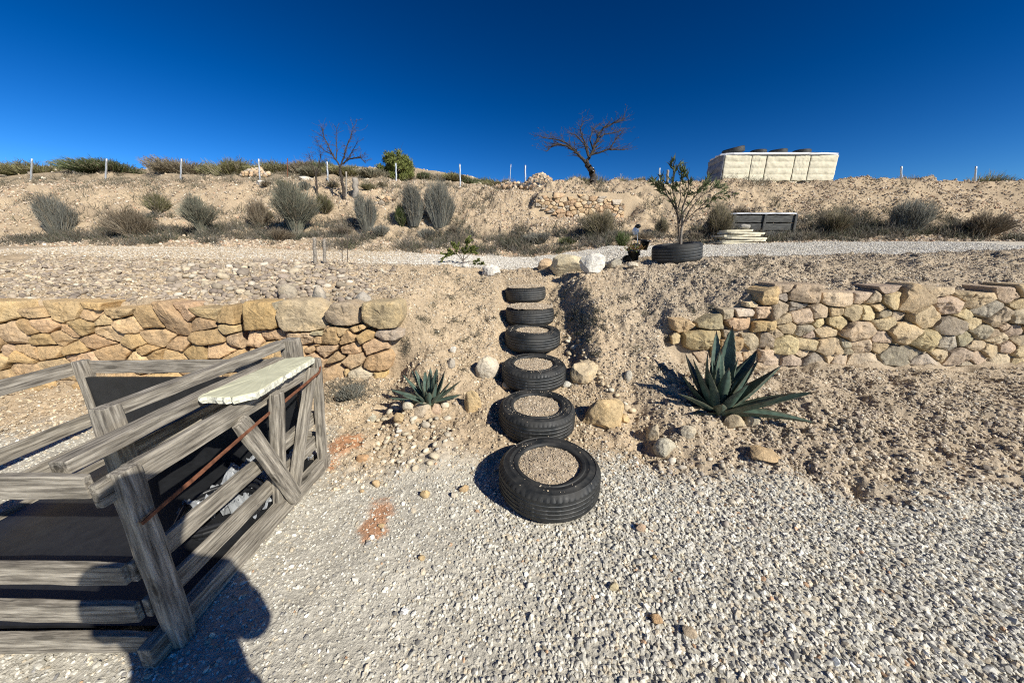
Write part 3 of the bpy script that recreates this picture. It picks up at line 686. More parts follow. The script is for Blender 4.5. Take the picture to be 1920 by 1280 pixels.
def far_wall(px0, px1, top, bot, Y, lean, size, label, seed, cols):
    """masonry of many small stones: one mesh per wall"""
    a, b = W(px0, bot, Y), W(px1, bot, Y); zt_ = W((px0+px1)/2, top, Y).z; rng = np.random.default_rng(seed)
    zt = zt_; ztf = lambda x: zt_ + .07*math.sin(x*5.3)+.05*math.sin(x*13) - .35*max(0, (x-b.x+.8)/.8)**2*(b.x-a.x > 1.5) - .06
    rt = empty('stone_wall', (a.x, Y, a.z)); tag(rt, label, 'stone wall')
    zbf = lambda x: a.z + (zt-a.z)*max(0, 1-(x-a.x)/(b.x-a.x)*2.6)*.6*(b.x-a.x > 1.5)
    Vs, Fs, Ts, Cs = [], [], [], []; off = 0
    for i, P in enumerate(gen_wall(rt, a.x, b.x, zbf, ztf, Y, lean, size, cols, seed)):
        V, F, T = wall_stone(P, Y-.1, lean, None, None, seed*50+i, bulge=.07, thick=.6)
        Vs.append(V); Fs.append(F+off); Ts.append(T+off); Cs.append(np.repeat(palette(1, cols, [1]*len(cols), rng), len(V), 0)); off += len(V)
    V = np.concatenate(Vs) - np.array(rt.location)
    mesh_np('stonework', V, [np.concatenate(Fs), np.concatenate(Ts)], M['sand'], rt, smooth=True, col=np.concatenate(Cs))
    return rt
UP = [(.56, .41, .25), (.60, .48, .33), (.50, .35, .22), (.46, .40, .32), (.62, .44, .28)]

# ------------------------------------------------------------------ tyres
def tyre_mesh(R, w, r_in, seg=220, blocks=True, worn=0.):
    """lathe profile round +z; base at z=0, top at z=w"""
    hw = w/2; prof = []; mi = []
    # inside, bottom bead -> up the inner wall is left hollow
    side = [(r_in, .012), (r_in+.004, .002), (r_in+.014, -.004), (r_in+.028, -.004), (r_in+.032, .001), (r_in+.05, .000), (r_in+.054, -.003), (r_in+.060, -.003), (r_in+.064, .0), (R-.035, .004), (R-.031, .000), (R-.026, .005), (R-.012, .016), (R-.004, .030)]
    bot = [(r, z+.0) for r, z in side]
    # tread with four grooves
    tr = []; g = .004; z0, z1 = .030, w-.030; bands = 5; gw = .0085
    bw = ((z1-z0) - (bands-1)*gw)/bands; z = z0
    for k in range(bands):
        crown = lambda z: R - .010*abs((z-hw)/hw)**2.5
        tr.append((crown(z), z, 0)); tr.append((crown(z+bw), z+bw, 1 if k < bands-1 else 0))
        if k < bands-1:
            tr.append((crown(z+bw)-g, z+bw+.0012, 1)); tr.append((crown(z+bw)-g, z+bw+gw-.0012, 1))
        z += bw+gw
    top = [(r, w-z) for r, z in reversed(side)]
    inner = [(r_in+.004, w-.03), (r_in+.06, w-.045), (R-.03, w*.6), (R-.03, w*.4), (r_in+.06, .045), (r_in+.004, .03)]
    P = [(r, z, 0) for r, z in bot] + tr + [(r, z, 0) for r, z in top] + [(r, z, 0) for r, z in inner]
    P = np.array(P); npf = len(P); ang = np.arange(seg)/seg*2*np.pi
    rr = np.repeat(P[None, :, 0], seg, 0); zz = np.repeat(P[None, :, 1], seg, 0)
    nb = len(bot)
    if blocks:   # lateral sipes at both shoulders and across ribs
        ph = (np.arange(seg) % 4 == 0)
        for j in (nb-2, nb-1, nb+len(tr), nb+len(tr)+1): rr[ph, j] -= .0045
        ph2 = (np.arange(seg) % 8 == 3)
        for j in range(nb+4, nb+len(tr)-4):
            if P[j, 2] == 0: rr[ph2, j] -= .003
    X = rr*np.cos(ang)[:, None]; Y = rr*np.sin(ang)[:, None]
    V = np.stack([X, Y, zz], -1).reshape(-1, 3)
    i = np.arange(seg)[:, None]; j = np.arange(npf)[None]
    i2 = (i+1) % seg; j2 = (j+1) % npf
    F = np.stack([i*npf+j, i2*npf+j, i2*npf+j2, i*npf+j2], -1).reshape(-1, 4)
    m = np.zeros((seg, npf), int)
    for q in range(npf):
        if P[q, 2] == 1 and P[(q+1) % npf, 2] == 1 and abs(P[q, 0]-P[(q+1) % npf, 0]) < .004: m[:, q] = 1
    return V, F, m.ravel()
def soil_disc(name, parent, r, z, mound=.01, seed=0, col=(.42, .34, .245), pebbles=900, rim=None):
    n = 46; rr = np.linspace(0, r, 20)[1:]; an = np.arange(n*2)/(n*2)*2*np.pi
    V = [(0, 0, 0)] + [(a*math.cos(t), a*math.sin(t), 0) for a in rr for t in an]; V = np.array(V, float)
    V[:, 2] = z + mound*(1-(np.hypot(V[:, 0], V[:, 1])/r)**2) + .007*fbm(V[:, 0]*22+seed, V[:, 1]*22, seed, 3)
    m = len(an); F = [(1+k*m+i, 1+k*m+(i+1) % m, 1+(k+1)*m+(i+1) % m, 1+(k+1)*m+i) for k in range(len(rr)-1) for i in range(m)]
    T = [(0, 1+i, 1+(i+1) % m) for i in range(m)]
    rng = np.random.default_rng(seed+5)
    a = rng.uniform(0, 6.28, pebbles); q = r*.97*np.sqrt(rng.uniform(0, 1, pebbles)); x, y = q*np.cos(a), q*np.sin(a)
    zz = z + mound*(1-(q/r)**2) + .007*fbm(x*22+seed, y*22, seed, 3)
    # pebbles merged into the same mesh
    shp = [stone_shape(1, rng, 4) for _ in range(8)]; Vs = [V]; Fs3 = [np.array(T)]; Cs = [np.repeat(np.array([col]), len(V), 0)]; off = len(V)
    for k in range(pebbles):
        S, FF = shp[k % 8]; s = .0035+.0075*rng.beta(1, 4); t = rng.uniform(0, 6.28); c_, s_ = math.cos(t), math.sin(t)
        Q = S*s*np.array([1, 1, .7]); Q = np.stack([Q[:, 0]*c_-Q[:, 1]*s_, Q[:, 0]*s_+Q[:, 1]*c_, Q[:, 2]], -1) + np.array([x[k], y[k], zz[k]+s*.3])
        Vs.append(Q); Fs3.append(FF+off); off += len(S); Cs.append(np.repeat(palette(1, BP, [30, 20, 25, 10, 15], rng, .15), len(S), 0))
    for k in range(rim[1] if rim else 0):
        a_ = rng.uniform(0, 6.28); q_ = rim[0] + abs(rng.normal(0, .035)); S, FF = shp[k % 8]; s = .0025+.005*rng.beta(1, 4)
        Vs.append(S*s*np.array([1, 1, .7]) + np.array([q_*math.cos(a_), q_*math.sin(a_), rim[2]+.001])); Fs3.append(FF+off); off += len(S); Cs.append(np.repeat(palette(1, BP, [30, 20, 25, 10, 15], rng, .15), len(S), 0))
    return mesh_np(name, np.concatenate(Vs), [np.array(F), np.concatenate(Fs3)], M['soil'], parent, smooth=False, col=np.concatenate(Cs))
def tyre(loc, dia, w, label, seed, tilt=(0, 0), fill=True, r_in=None, group='tyres set as steps up the bank', name='tyre', fillr=None, fz=None, mound=.012, blocks=True, seg=220, crumbs=70):
    R = dia/2; r_in = r_in or R*.615
    rt = empty(name, loc, seed*1.3); tag(rt, label, 'tyre', group)
    e = Matrix.Rotation(tilt[0], 3, 'X') @ Matrix.Rotation(tilt[1], 3, 'Y') @ Matrix.Rotation(seed*1.3, 3, 'Z'); rt.rotation_euler = e.to_euler()
    V, F, m = tyre_mesh(R, w, r_in, seg=seg, blocks=blocks)
    V = V*1.0; a = np.arctan2(V[:, 1], V[:, 0]); V[:, 0] *= 1+.012*np.sin(2*a+seed); V[:, 2] += .003*np.sin(3*a+seed)*(V[:, 2] > w/2)
    o = mesh_np('rubber_casing', V, F, None, rt, smooth=True, mats=[M['rubber'], M['groove']], fm=m)
    try: o.data.set_sharp_from_angle(angle=math.radians(38))
    except Exception: pass
    if fill: soil_disc('soil_fill', rt, fillr or r_in+.03, w-.024 if fz is None else fz, mound, seed, pebbles=1100, rim=(r_in+.02, crumbs, w) if group.startswith('tyres set') else None)
    return rt
names = ['lowest', 'second lowest', 'third lowest', 'fourth lowest', 'second highest', 'topmost']
looks = ['lowest and nearest black tyre step with blocky worn tread, filled with gravelly soil', 'second black tyre step from the bottom with four tread grooves',
 'third black tyre step from the bottom, beside the pale smooth boulder', 'fourth black tyre step from the bottom, with a thin strip of soil showing inside',
 'fifth black tyre step from the bottom, its rear half buried in soil', 'topmost and smallest black tyre step, under the boulders']
tl = [(0, 0), (math.radians(2), 0), (math.radians(1.5), 0), (math.radians(0), 0), (math.radians(-1), 0), (math.radians(-1.5), math.radians(-2))]
for i, (x, y, z, d) in enumerate(TY):
    kw = {}
    if i == 0: kw = dict(r_in=.195, mound=.02)
    if i >= 4: kw = dict(fillr=d/2-.018, fz=.200, mound=.02)
    kw.update(crumbs=[60, 110, 90, 140, 160, 120][i], blocks=i != 3); tyre((x, y, z), d, [.187, .195, .19, .195, .19, .195][i], looks[i], i+1, tl[i], **kw)

# ------------------------------------------------------------------ generic plant geometry
def tubes(P0, P1, R0, R1, n=4):
    P0 = np.asarray(P0, float); P1 = np.asarray(P1, float); R0 = np.asarray(R0, float); R1 = np.asarray(R1, float)
    d = P1-P0; L = np.linalg.norm(d, axis=1, keepdims=True)+1e-9; d = d/L
    up = np.where(np.abs(d[:, 2:3]) > .9, np.array([[1., 0, 0]]), np.array([[0., 0, 1]]))
    a = np.cross(d, up); a /= np.linalg.norm(a, axis=1, keepdims=True)+1e-9; b = np.cross(d, a)
    an = np.arange(n)/n*2*np.pi; c, s = np.cos(an), np.sin(an)
    ring = a[:, None]*c[None, :, None] + b[:, None]*s[None, :, None]
    V = np.concatenate([P0[:, None]+ring*R0[:, None, None], P1[:, None]+ring*R1[:, None, None]], 1)
    m = len(P0); i = np.arange(n); j = (i+1) % n
    f = np.stack([i, j, j+n, i+n], -1)
    F = (f[None]+(np.arange(m)*2*n)[:, None, None]).reshape(-1, 4)
    return V.reshape(-1, 3), F
def leaves(P, D, L, Wd, rng, up=.3):
    """diamond leaves: base P, direction D"""
    n = len(P); D = D/(np.linalg.norm(D, axis=1, keepdims=True)+1e-9)
    r = rng.normal(size=(n, 3)); s = np.cross(D, r); s /= np.linalg.norm(s, axis=1, keepdims=True)+1e-9
    L = np.broadcast_to(np.asarray(L, float), (n,))[:, None]; Wd = np.broadcast_to(np.asarray(Wd, float), (n,))[:, None]
    nn = np.cross(D, s)
    A = P; B = P+D*L*.45+s*Wd/2+nn*L*.05; C = P+D*L; E = P+D*L*.45-s*Wd/2+nn*L*.05
    V = np.stack([A, B, C, E], 1).reshape(-1, 3); F = np.arange(4*n).reshape(-1, 4)
    return V, F
def broom(name, p, hgt, wid, n, col, rng, spread=1.0, th=.004, top=None, parent=None, twigs=3, dome=.75, dead=.15, basew=.12, bare=.25, arch=.10, fall=.30, low=.55):
    """a shrub of many thin rising stems with side twigs"""
    a = rng.uniform(0, 2*np.pi, n); q = np.sqrt(rng.uniform(0, 1, n))
    nc = 9; ca = rng.uniform(0, 6.28, nc); cq = np.sqrt(rng.uniform(0, .55, nc)); cid = rng.integers(nc, size=n); chh = rng.uniform(.72, 1.06, nc); chh[0] = 1.06; cq[0] *= .4
    ux = cq[cid]*np.cos(ca[cid]) + q*np.cos(a)*.42; uy = cq[cid]*np.sin(ca[cid]) + q*np.sin(a)*.42
    ex, ey = ux*wid/2*spread, uy*wid/2*spread; qq = np.clip(np.hypot(ux, uy), 0, 1.2)
    tz = hgt*chh[cid]*(dome + (1-dome)*rng.uniform(0, 1, n))*(1-fall*qq**2.5)*(1-fall*q**2)*rng.uniform(low, 1.05, n)**.7
    bx, by = ex*basew+rng.normal(0, wid*.02, n), ey*basew+rng.normal(0, wid*.02, n)
    B = np.stack([bx, by, np.full(n, -.03)], -1); T = np.stack([ex, ey, tz], -1)
    Mid = B + (T-B)*.5 + np.stack([ex*arch, ey*arch, tz*.08], -1) + rng.normal(0, wid*.02, (n, 3))
    pts = [B, B+(Mid-B)*.5 + (Mid-B)*0, Mid, Mid+(T-Mid)*.55+rng.normal(0, wid*.012, (n, 3)), T]
    P0, P1, R0, R1, C = [], [], [], [], []
    radii = [th*1.6, th*1.3, th, th*.8, th*.35]
    base_c = np.array(top[1]) if top else np.array(col)*.8
    cv = np.clip(np.array(col)*(1+rng.normal(0, .28, (n, 1)))*rng.uniform(.8, 1.25, nc)[cid][:, None], .01, .8)
    isd = rng.uniform(size=n) < dead; cv[isd] = np.array((.26, .22, .16))*rng.uniform(.8, 1.2, (isd.sum(), 1))
    for k in range(4):
        P0.append(pts[k]); P1.append(pts[k+1]); R0.append(np.full(n, radii[k])); R1.append(np.full(n, radii[k+1]))
        C.append(cv if k >= 1 else cv*.4+base_c*.6)
    for t in range(twigs):
        f = rng.uniform(bare, .95, n)[:, None]; S = np.where(f < .5, B+(Mid-B)*f*2, Mid+(T-Mid)*(f*2-1))
        d = (T-B); d = d/np.linalg.norm(d, axis=1, keepdims=True) + rng.normal(0, .35, (n, 3)); E = S + d*(hgt*rng.uniform(.06, .2, n))[:, None]
        P0.append(S); P1.append(E); R0.append(np.full(n, th*.8)); R1.append(np.full(n, th*.3)); C.append(cv*rng.uniform(.8, 1.3, (n, 1)))
    P0, P1, R0, R1, C = map(np.concatenate, (P0, P1, R0, R1, C))
    V, F = tubes(P0, P1, R0, R1, 3)
    o = mesh_np(name, V, F, M['plant'], parent, smooth=False, col=np.repeat(np.clip(C, .01, .8), 6, 0))
    if parent is None: o.location = p
    return o
def shrub_px(px, base, top, wpx, kind, label, Y=None, cat='shrub', group=None, n=None, seed=0):
    p = G(px, base) if Y is None else W(px, base, Y)
    if Y is not None: p.z = h(p.x, p.y)
    z = depth(p); hgt = (base-top)*z/FPX*1.02 if Y is None else W(px, top, Y).z - p.z; wid = wpx*z/FPX
    rng = np.random.default_rng(1000+seed)
    K = dict(grey=dict(col=(.165, .165, .14), dead=.12, th=.005, fall=.13, basew=.38, dome=.82), olive=dict(col=(.12, .115, .055), dead=.25, th=.0045), tuft=dict(col=(.15, .13, .075), dead=.35, th=.004, twigs=1),
             brown=dict(col=(.14, .11, .075), dead=.35, th=.0045), green=dict(col=(.075, .10, .035), dead=.08, th=.005), straw=dict(col=(.26, .21, .12), dead=.5, th=.004, twigs=1),
             vee=dict(col=(.18, .18, .135), dead=.15, th=.006, top=(1, (.34, .30, .23)), basew=.05, bare=.55, dome=.74, arch=-.22, fall=.08, low=.78))[kind]
    K = dict(K); K['th'] = K['th']*max(.6, z/12)*1.0
    o = broom('shrub' if cat != 'grass tuft' else 'grass_tuft', (p.x, p.y, p.z), max(hgt, .08), wid, n or 900, rng=rng, **K)
    return tag(o, label, cat, group)

# bank shrubs
shrub_px(557, 448, 352, 84, 'vee', 'large V shaped grey green bush with pale bare stems on the upper bank', n=2200, seed=1)
shrub_px(610, 400, 362, 36, 'olive', 'small olive tuft bush right of the large V shaped bush', n=1100, seed=2)
shrub_px(688, 432, 366, 38, 'grey', 'narrow grey bush beside the small patch of stone wall', n=1500, seed=3)
shrub_px(776, 424, 350, 40, 'grey', 'upright grey bush just left of the tallest dense grey bush', n=1700, seed=4)
shrub_px(753, 424, 378, 30, 'green', 'low dark green bush at the foot of the upright grey bush', n=900, seed=5)
shrub_px(824, 426, 343, 56, 'grey', 'tallest dense grey bush on the upper bank', n=3000, seed=6)
shrub_px(488, 428, 372, 40, 'brown', 'brown dry bush on the upper bank left of the V shaped bush', n=1300, seed=7)
shrub_px(1125, 442, 388, 82, 'tuft', 'wide olive brown grassy bush below the stone walled bank', n=2200, seed=8)
shrub_px(1239, 442, 404, 26, 'tuft', 'small upright grass tuft between the walled bank and the sapling', n=800, seed=9)
shrub_px(1342, 448, 376, 66, 'tuft', 'broad olive brown bush left of the stacked slabs', n=2200, seed=10)
shrub_px(1385, 415, 385, 40, 'brown', 'low brown bush behind the dark timber crate', n=900, seed=11)
shrub_px(520, 450, 425, 60, 'brown', 'low dry brown bush left of the foot of the V shaped bush', n=900, seed=12)
shrub_px(500, 412, 392, 30, 'olive', 'low olive bush uphill of the brown bush at far left', n=600, seed=13)
shrub_px(1165, 462, 430, 34, 'green', 'low green bush behind the hanging pots', n=500, seed=14)
shrub_px(655, 742, 722, 60, 'grey', 'sparse grey weed growing at the foot of the left stone wall', n=500, seed=15)
for i, (px, b_, t_, w_, k_, lab) in enumerate([(500, 350, 338, 26, 'brown', 'tiny brown weed below the far left fence post'), (530, 352, 336, 30, 'olive', 'small olive weed under the rusty rod'), (574, 356, 340, 24, 'grey', 'small grey weed above the V shaped bush'), (625, 352, 338, 26, 'tuft', 'small grass tuft between the two left trees'), (690, 356, 342, 34, 'olive', 'small olive weed right of the broken stump'), (716, 354, 340, 26, 'tuft', 'small grass tuft above the little wall patch'), (640, 440, 424, 50, 'brown', 'low dry brown weed behind the two canes'), (715, 444, 426, 44, 'grey', 'low grey weed below the little wall patch'), (800, 446, 428, 36, 'grey', 'low grey weed at the foot of the tallest dense bush'), (850, 440, 420, 26, 'brown', 'sparse brown weed right of the tallest dense bush'), (1010, 455, 434, 60, 'grey', 'wide low grey weed in the middle of the upper bank foot'), (960, 452, 438, 40, 'brown', 'low brown weed left of the wide grey weed'), (1060, 458, 442, 44, 'green', 'low greenish weed right of the wide grey weed'), (1200, 452, 436, 40, 'brown', 'low brown weed behind the hanging pots'), (1300, 452, 430, 36, 'brown', 'low brown weed between the sapling and the broad bush')]):
    shrub_px(px, b_, t_, w_, k_, lab, n=420, seed=130+i)
# outside the photograph's frame, both sides
for i, (px, b, t, w, k) in enumerate([(380, 440, 372, 60, 'vee'), (250, 445, 385, 70, 'brown'), (110, 440, 370, 70, 'grey'), (300, 400, 365, 40, 'olive'), (1560, 440, 385, 70, 'tuft'), (1700, 438, 372, 70, 'grey'), (1840, 445, 390, 70, 'brown')]):
    shrub_px(px, b, t, w, k, ['V shaped grey bush on the bank beyond the left end of the view', 'brown bush on the bank near the left end', 'leftmost grey bush on the upper bank', 'small olive bush high on the left bank', 'olive brown bush on the bank right of the crate', 'grey bush on the right part of the upper bank', 'rightmost brown bush on the upper bank'][i], n=1300, seed=30+i)
# skyline shrubs (px, top, width, kind, Y, label)
SK = [(512, 296, 90, 'olive', 24, 'rounded olive broom behind the leftmost fence post'), (572, 298, 70, 'brown', 25, 'brown broom between the two left fence posts'), (612, 296, 60, 'green', 24, 'green broom behind the left bare tree'), (655, 305, 60, 'olive', 25, 'olive broom to the right of the left bare tree'),
 (700, 318, 50, 'brown', 26, 'low brown bush on the terrace left of the round pine'), (792, 320, 42, 'green', 24, 'dark green bush just right of the round pine'), (828, 326, 50, 'brown', 24, 'brown bush between the pine and the middle post'), (878, 334, 40, 'green', 24, 'low bush by the middle fence post'), (912, 330, 44, 'green', 25, 'dark rounded bush right of the middle fence post'), (948, 331, 50, 'brown', 24, 'brown bush by the leaning rod'), (852, 331, 60, 'olive', 21, 'low olive bush behind the middle fence post'), (985, 336, 60, 'brown', 21, 'brown bush behind the post beside the stone heap'), (925, 338, 70, 'olive', 20, 'low olive scrub left of the stone heap'), (1080, 326, 66, 'olive', 18.5, 'broad olive bush left of the bare almond trunk'), (1118, 320, 50, 'grey', 19, 'grey bush behind the bare almond trunk'), (1160, 328, 56, 'straw', 18.5, 'straw coloured grass right of the almond tree'), (1200, 331, 40, 'straw', 18, 'golden grass clump left of the white post'), (760, 322, 50, 'brown', 20, 'brown scrub in front of the pine'), (540, 322, 60, 'brown', 19, 'brown scrub under the left broom'), (640, 330, 60, 'olive', 19, 'olive scrub behind the left tree trunk'), (700, 340, 50, 'tuft', 18, 'grassy scrub by the broken stump'), (590, 338, 50, 'tuft', 18, 'grassy scrub left of the left tree'),
 (430, 292, 90, 'olive', 24, 'olive broom near the left end of the skyline'), (330, 290, 110, 'brown', 25, 'brown broom near the left end of the skyline'), (200, 296, 110, 'green', 24, 'green broom at the left end of the skyline'), (60, 300, 110, 'olive', 24, 'leftmost broom of the skyline'), (1700, 325, 60, 'brown', 20, 'brown bush on the skyline at right'), (1850, 322, 80, 'olive', 20, 'olive bush at the right end of the skyline')]
for i, (px, t, w, k, Y, lab) in enumerate(SK):
    Y = min(Y, 20.5) if (px < 800 and Y > 20) else min(Y, 21); p = W(px, t, Y); b = h(p.x, Y)
    hg = max(.5, p.z-b); wid = w*1.25*depth(p)/FPX; rng = np.random.default_rng(1500+i)
    KK = dict(olive=(.19, .18, .085), brown=(.19, .16, .11), green=(.10, .12, .055), grey=(.11, .115, .095), straw=(.28, .24, .15), tuft=(.16, .15, .10))[k]
    o = broom('shrub', (p.x, Y, b), hg, wid, 1500, KK, rng, th=.010, twigs=3, dome=.6, basew=.5, dead=.15, bare=.1); tag(o, lab, 'shrub', 'shrubs along the skyline')

# low dry scrub between path and upper bank (nobody could count it)
def scrub(name, x, y, hgt, col, rng, th, label, k=9):
    n = len(x); P = onground(x, y); P = np.repeat(P, k, 0); m = len(P); hh = np.repeat(hgt, k)
    P[:, :2] += rng.normal(0, 1, (m, 2))*hh[:, None]*.45; P[:, 2] = H(P[:, 0], P[:, 1])-.01
    d = rng.normal(0, .55, (m, 3)); d[:, 2] = np.abs(d[:, 2])*.4+.75; E = P + d*(hh*rng.uniform(.4, 1.1, m))[:, None]
    S2 = E; E2 = E + (d + rng.normal(0, .5, (m, 3)))*(hh*rng.uniform(.2, .6, m))[:, None]
    c = np.repeat(np.clip(np.array(col)[rng.integers(len(col), size=n)]*(1+rng.normal(0, .2, (n, 1))), .01, .7), k, 0)
    V, F = tubes(np.concatenate([P, S2]), np.concatenate([E, E2]), np.full(2*m, th), np.concatenate([np.full(m, th*.8), np.full(m, th*.3)]), 3)
    o = mesh_np(name, V, F, M['plant'], col=np.repeat(np.concatenate([c, c]), 6, 0)); return tag(o, label, 'scrub', kind='stuff')
r2 = np.random.default_rng(77)
x, y = region(15000, -14, 14, 9.0, 12.0, lambda x, y: sstep(-.25, .35, fbm(x*1.1, y*1.6, 22, 3))*(.25+.75*sstep(9.2, 9.8, y))*(1-.75*sstep(10.9, 11.8, y)), r2)
scrub('dry_scrub', x, y, r2.uniform(.05, .20, len(x)), [(.12, .105, .08), (.09, .09, .065), (.20, .165, .12), (.08, .085, .05), (.15, .14, .12)], r2, .0045, 'low dry grey scrub along the foot of the upper bank', 13)
x, y = region(5200, -24, 16, 11.5, 22, lambda x, y: sstep(.0, .5, fbm(x*.7, y*.9, 71, 3)+.25*sstep(-3, -8, x)), r2)
scrub('bank_weeds', x, y, r2.uniform(.06, .2, len(x)), [(.17, .15, .11), (.13, .12, .08), (.25, .21, .15)], r2, .006, 'scattered weeds on the upper bank and hillside', 10)
x, y = region(2600, -4.4, 4.6, 2.0, 6.0, lambda x, y: bankm(x, y)*sstep(.05, .5, fbm(x*1.6, y*1.6, 73, 3)), r2); k = outside_tyres(x, y); x, y = x[k], y[k]
scrub('twig_litter', x, y, r2.uniform(.01, .035, len(x)), [(.20, .165, .12), (.12, .10, .075), (.30, .25, .17)], r2, .0011, 'dry twigs and grass bits littering the near banks', 4)
# dark moss-like weeds on the near banks, at the spots the photo shows
spots = [(790, 600, 14), (815, 575, 16), (845, 560, 18), (885, 545, 20), (860, 525, 18), (840, 515, 12), (772, 510, 10), (900, 580, 16), (915, 600, 12), (820, 625, 16), (850, 600, 14), (870, 640, 10), (765, 650, 14), (800, 605, 12), (895, 630, 14), (760, 660, 10), (905, 525, 14),
 (1100, 545, 14), (1090, 560, 16), (1082, 585, 18), (1072, 600, 20), (1090, 605, 24), (1110, 600, 26), (1130, 615, 22), (1120, 585, 18), (1085, 625, 20), (1105, 640, 14), (1240, 690, 14), (1190, 655, 10), (1120, 665, 10), (1300, 500, 14), (1400, 485, 26), (1420, 500, 26), (1380, 520, 18), (1340, 510, 16), (1170, 560, 10), (1210, 590, 10), (1050, 560, 10), (1045, 590, 8), (1060, 545, 10), (868, 695, 10), (1250, 640, 8), (1300, 585, 10), (1330, 580, 10)]
xs, ys, hs = [], [], []
for (px, py, r) in spots:
    for k in range(int(r*2.0)):
        a_ = r2.uniform(0, 6.28); q = r*abs(r2.normal(0, .95)); p = G(px+q*math.cos(a_), py+q*.6*math.sin(a_), y1=8); xs.append(p.x); ys.append(p.y); hs.append(r2.uniform(.008, .030))
scrub('bank_moss', np.array(xs), np.array(ys), np.array(hs), [(.08, .075, .055), (.11, .10, .075), (.06, .07, .045), (.17, .145, .11)], r2, .0013, 'dark dried weeds and moss clinging to the near banks', 14)
xs, ys, hs = [], [], []
for k in range(260):
    p = G(r2.normal(655, 20), r2.normal(735, 10), y1=8); xs.append(p.x); ys.append(p.y); hs.append(r2.uniform(.02, .05))
scrub('wall_foot_weeds', np.array(xs), np.array(ys), np.array(hs), [(.16, .15, .12), (.2, .18, .14)], r2, .0015, 'fine grey weeds at the foot of the left wall', 8)

# ------------------------------------------------------------------ trees
def limb(rng, segs, p, d, r, L, lvl, maxl, droop=0., wob=.25, gaps=.55):
    n = max(3, int(L/.09) if lvl < 2 else 3); step = L/n
    for k in range(n):
        d = (d + Vector(rng.normal(0, wob, 3))*.6).normalized(); d.z += droop; d.normalize()
        q = p + d*step; r1 = r*(1-.75/n) if k < n-1 else r*.5
        segs.append((p, q, r, r1)); p, r = q, r1
        if lvl < maxl and k >= 1 and rng.uniform() < gaps:
            s = (d + Vector(rng.normal(0, .75, 3))).normalized(); s.z = abs(s.z)*.6+.1
            limb(rng, segs, p, s.normalized(), r*.6, L*rng.uniform(.35, .62), lvl+1, maxl, droop, wob, gaps)
def tree(name, px0, base, Y, limbs, r0, label, seed, maxl=3, buds=None, gaps=.5, trunk_pts=None, barkm='bark', twigm='twig', scale=1.0, twl=.55, tips=1.0):
    rng = np.random.default_rng(seed)
    def wp(px, py, dy=0.): return W(px, py, Y+dy)
    b = wp(*trunk_pts[0]); b.z = h(b.x, b.y)-.05
    rt = empty(name, b); tag(rt, label, 'tree')
    S = []
    def chain(pts, ra, rb):
        n = len(pts)-1
        for k in range(n):
            a, c = pts[k], pts[k+1]; sub = 4
            for q in range(sub):
                f0, f1 = q/sub, (q+1)/sub
                j = Vector(rng.normal(0, ra*.22, 3)) if q < sub-1 else Vector((0, 0, 0))
                s0 = last[0] if (k or q) else a; e = a.lerp(c, f1)+j
                t0, t1 = (k+f0)/n, (k+f1)/n
                S.append((s0, e, ra+(rb-ra)*t0, ra+(rb-ra)*t1)); last[0] = e
    last = [None]
    chain([b]+[wp(*q) for q in trunk_pts[1:]], r0, r0*.62)
    V, F = tubes([s[0] for s in S], [s[1] for s in S], [s[2] for s in S], [s[3] for s in S], 9)
    mesh_np('trunk', V-np.array(b), F, M[barkm], rt, smooth=True)
    alltw = []; bo = np.array(b)
    for (pts, ra) in limbs:
        pts = [wp(*q) for q in pts]; S.clear(); last[0] = None; chain(pts, ra, ra*.3); tw = []
        V, F = tubes([s[0] for s in S], [s[1] for s in S], [s[2] for s in S], [s[3] for s in S], 7); br = mesh_np('branch', V-bo, F, M[barkm], rt, smooth=True)
        for k, (a, c, r1, r2_) in enumerate(list(S)):
            if k < 2: continue
            for q in range(3 if rng.uniform() < gaps else 2):
                d = ((c-a).normalized() + Vector(rng.normal(0, .7, 3))); d.z = abs(d.z)*.7 + .15
                limb(rng, tw, c, d.normalized(), max(.006, r2_*.5), twl*rng.uniform(.5, 1.15), 1, maxl, 0, .22, gaps)
        V, F = tubes([s[0] for s in tw], [s[1] for s in tw], [max(.0035, s[2]*.8) for s in tw], [max(.0022, s[3]*.8) for s in tw], 4)
        mesh_np('twigs', V-bo, F, M[twigm], br); alltw += tw
    tw = alltw
    if buds:
        P = np.array([s[1][:] for s in tw]); k = rng.uniform(size=len(P)) < buds[1]; P = P[k]
        V, F = leaves(P, rng.normal(size=P.shape), buds[2]*rng.uniform(.6, 1.3, len(P)), buds[2]*.5, rng)
        mesh_np('leaves', V-np.array(b), F, M['plant'], rt, col=np.repeat(np.array([buds[0]])*rng.uniform(.6, 1.4, (len(P), 1)), 4, 0))
    return rt
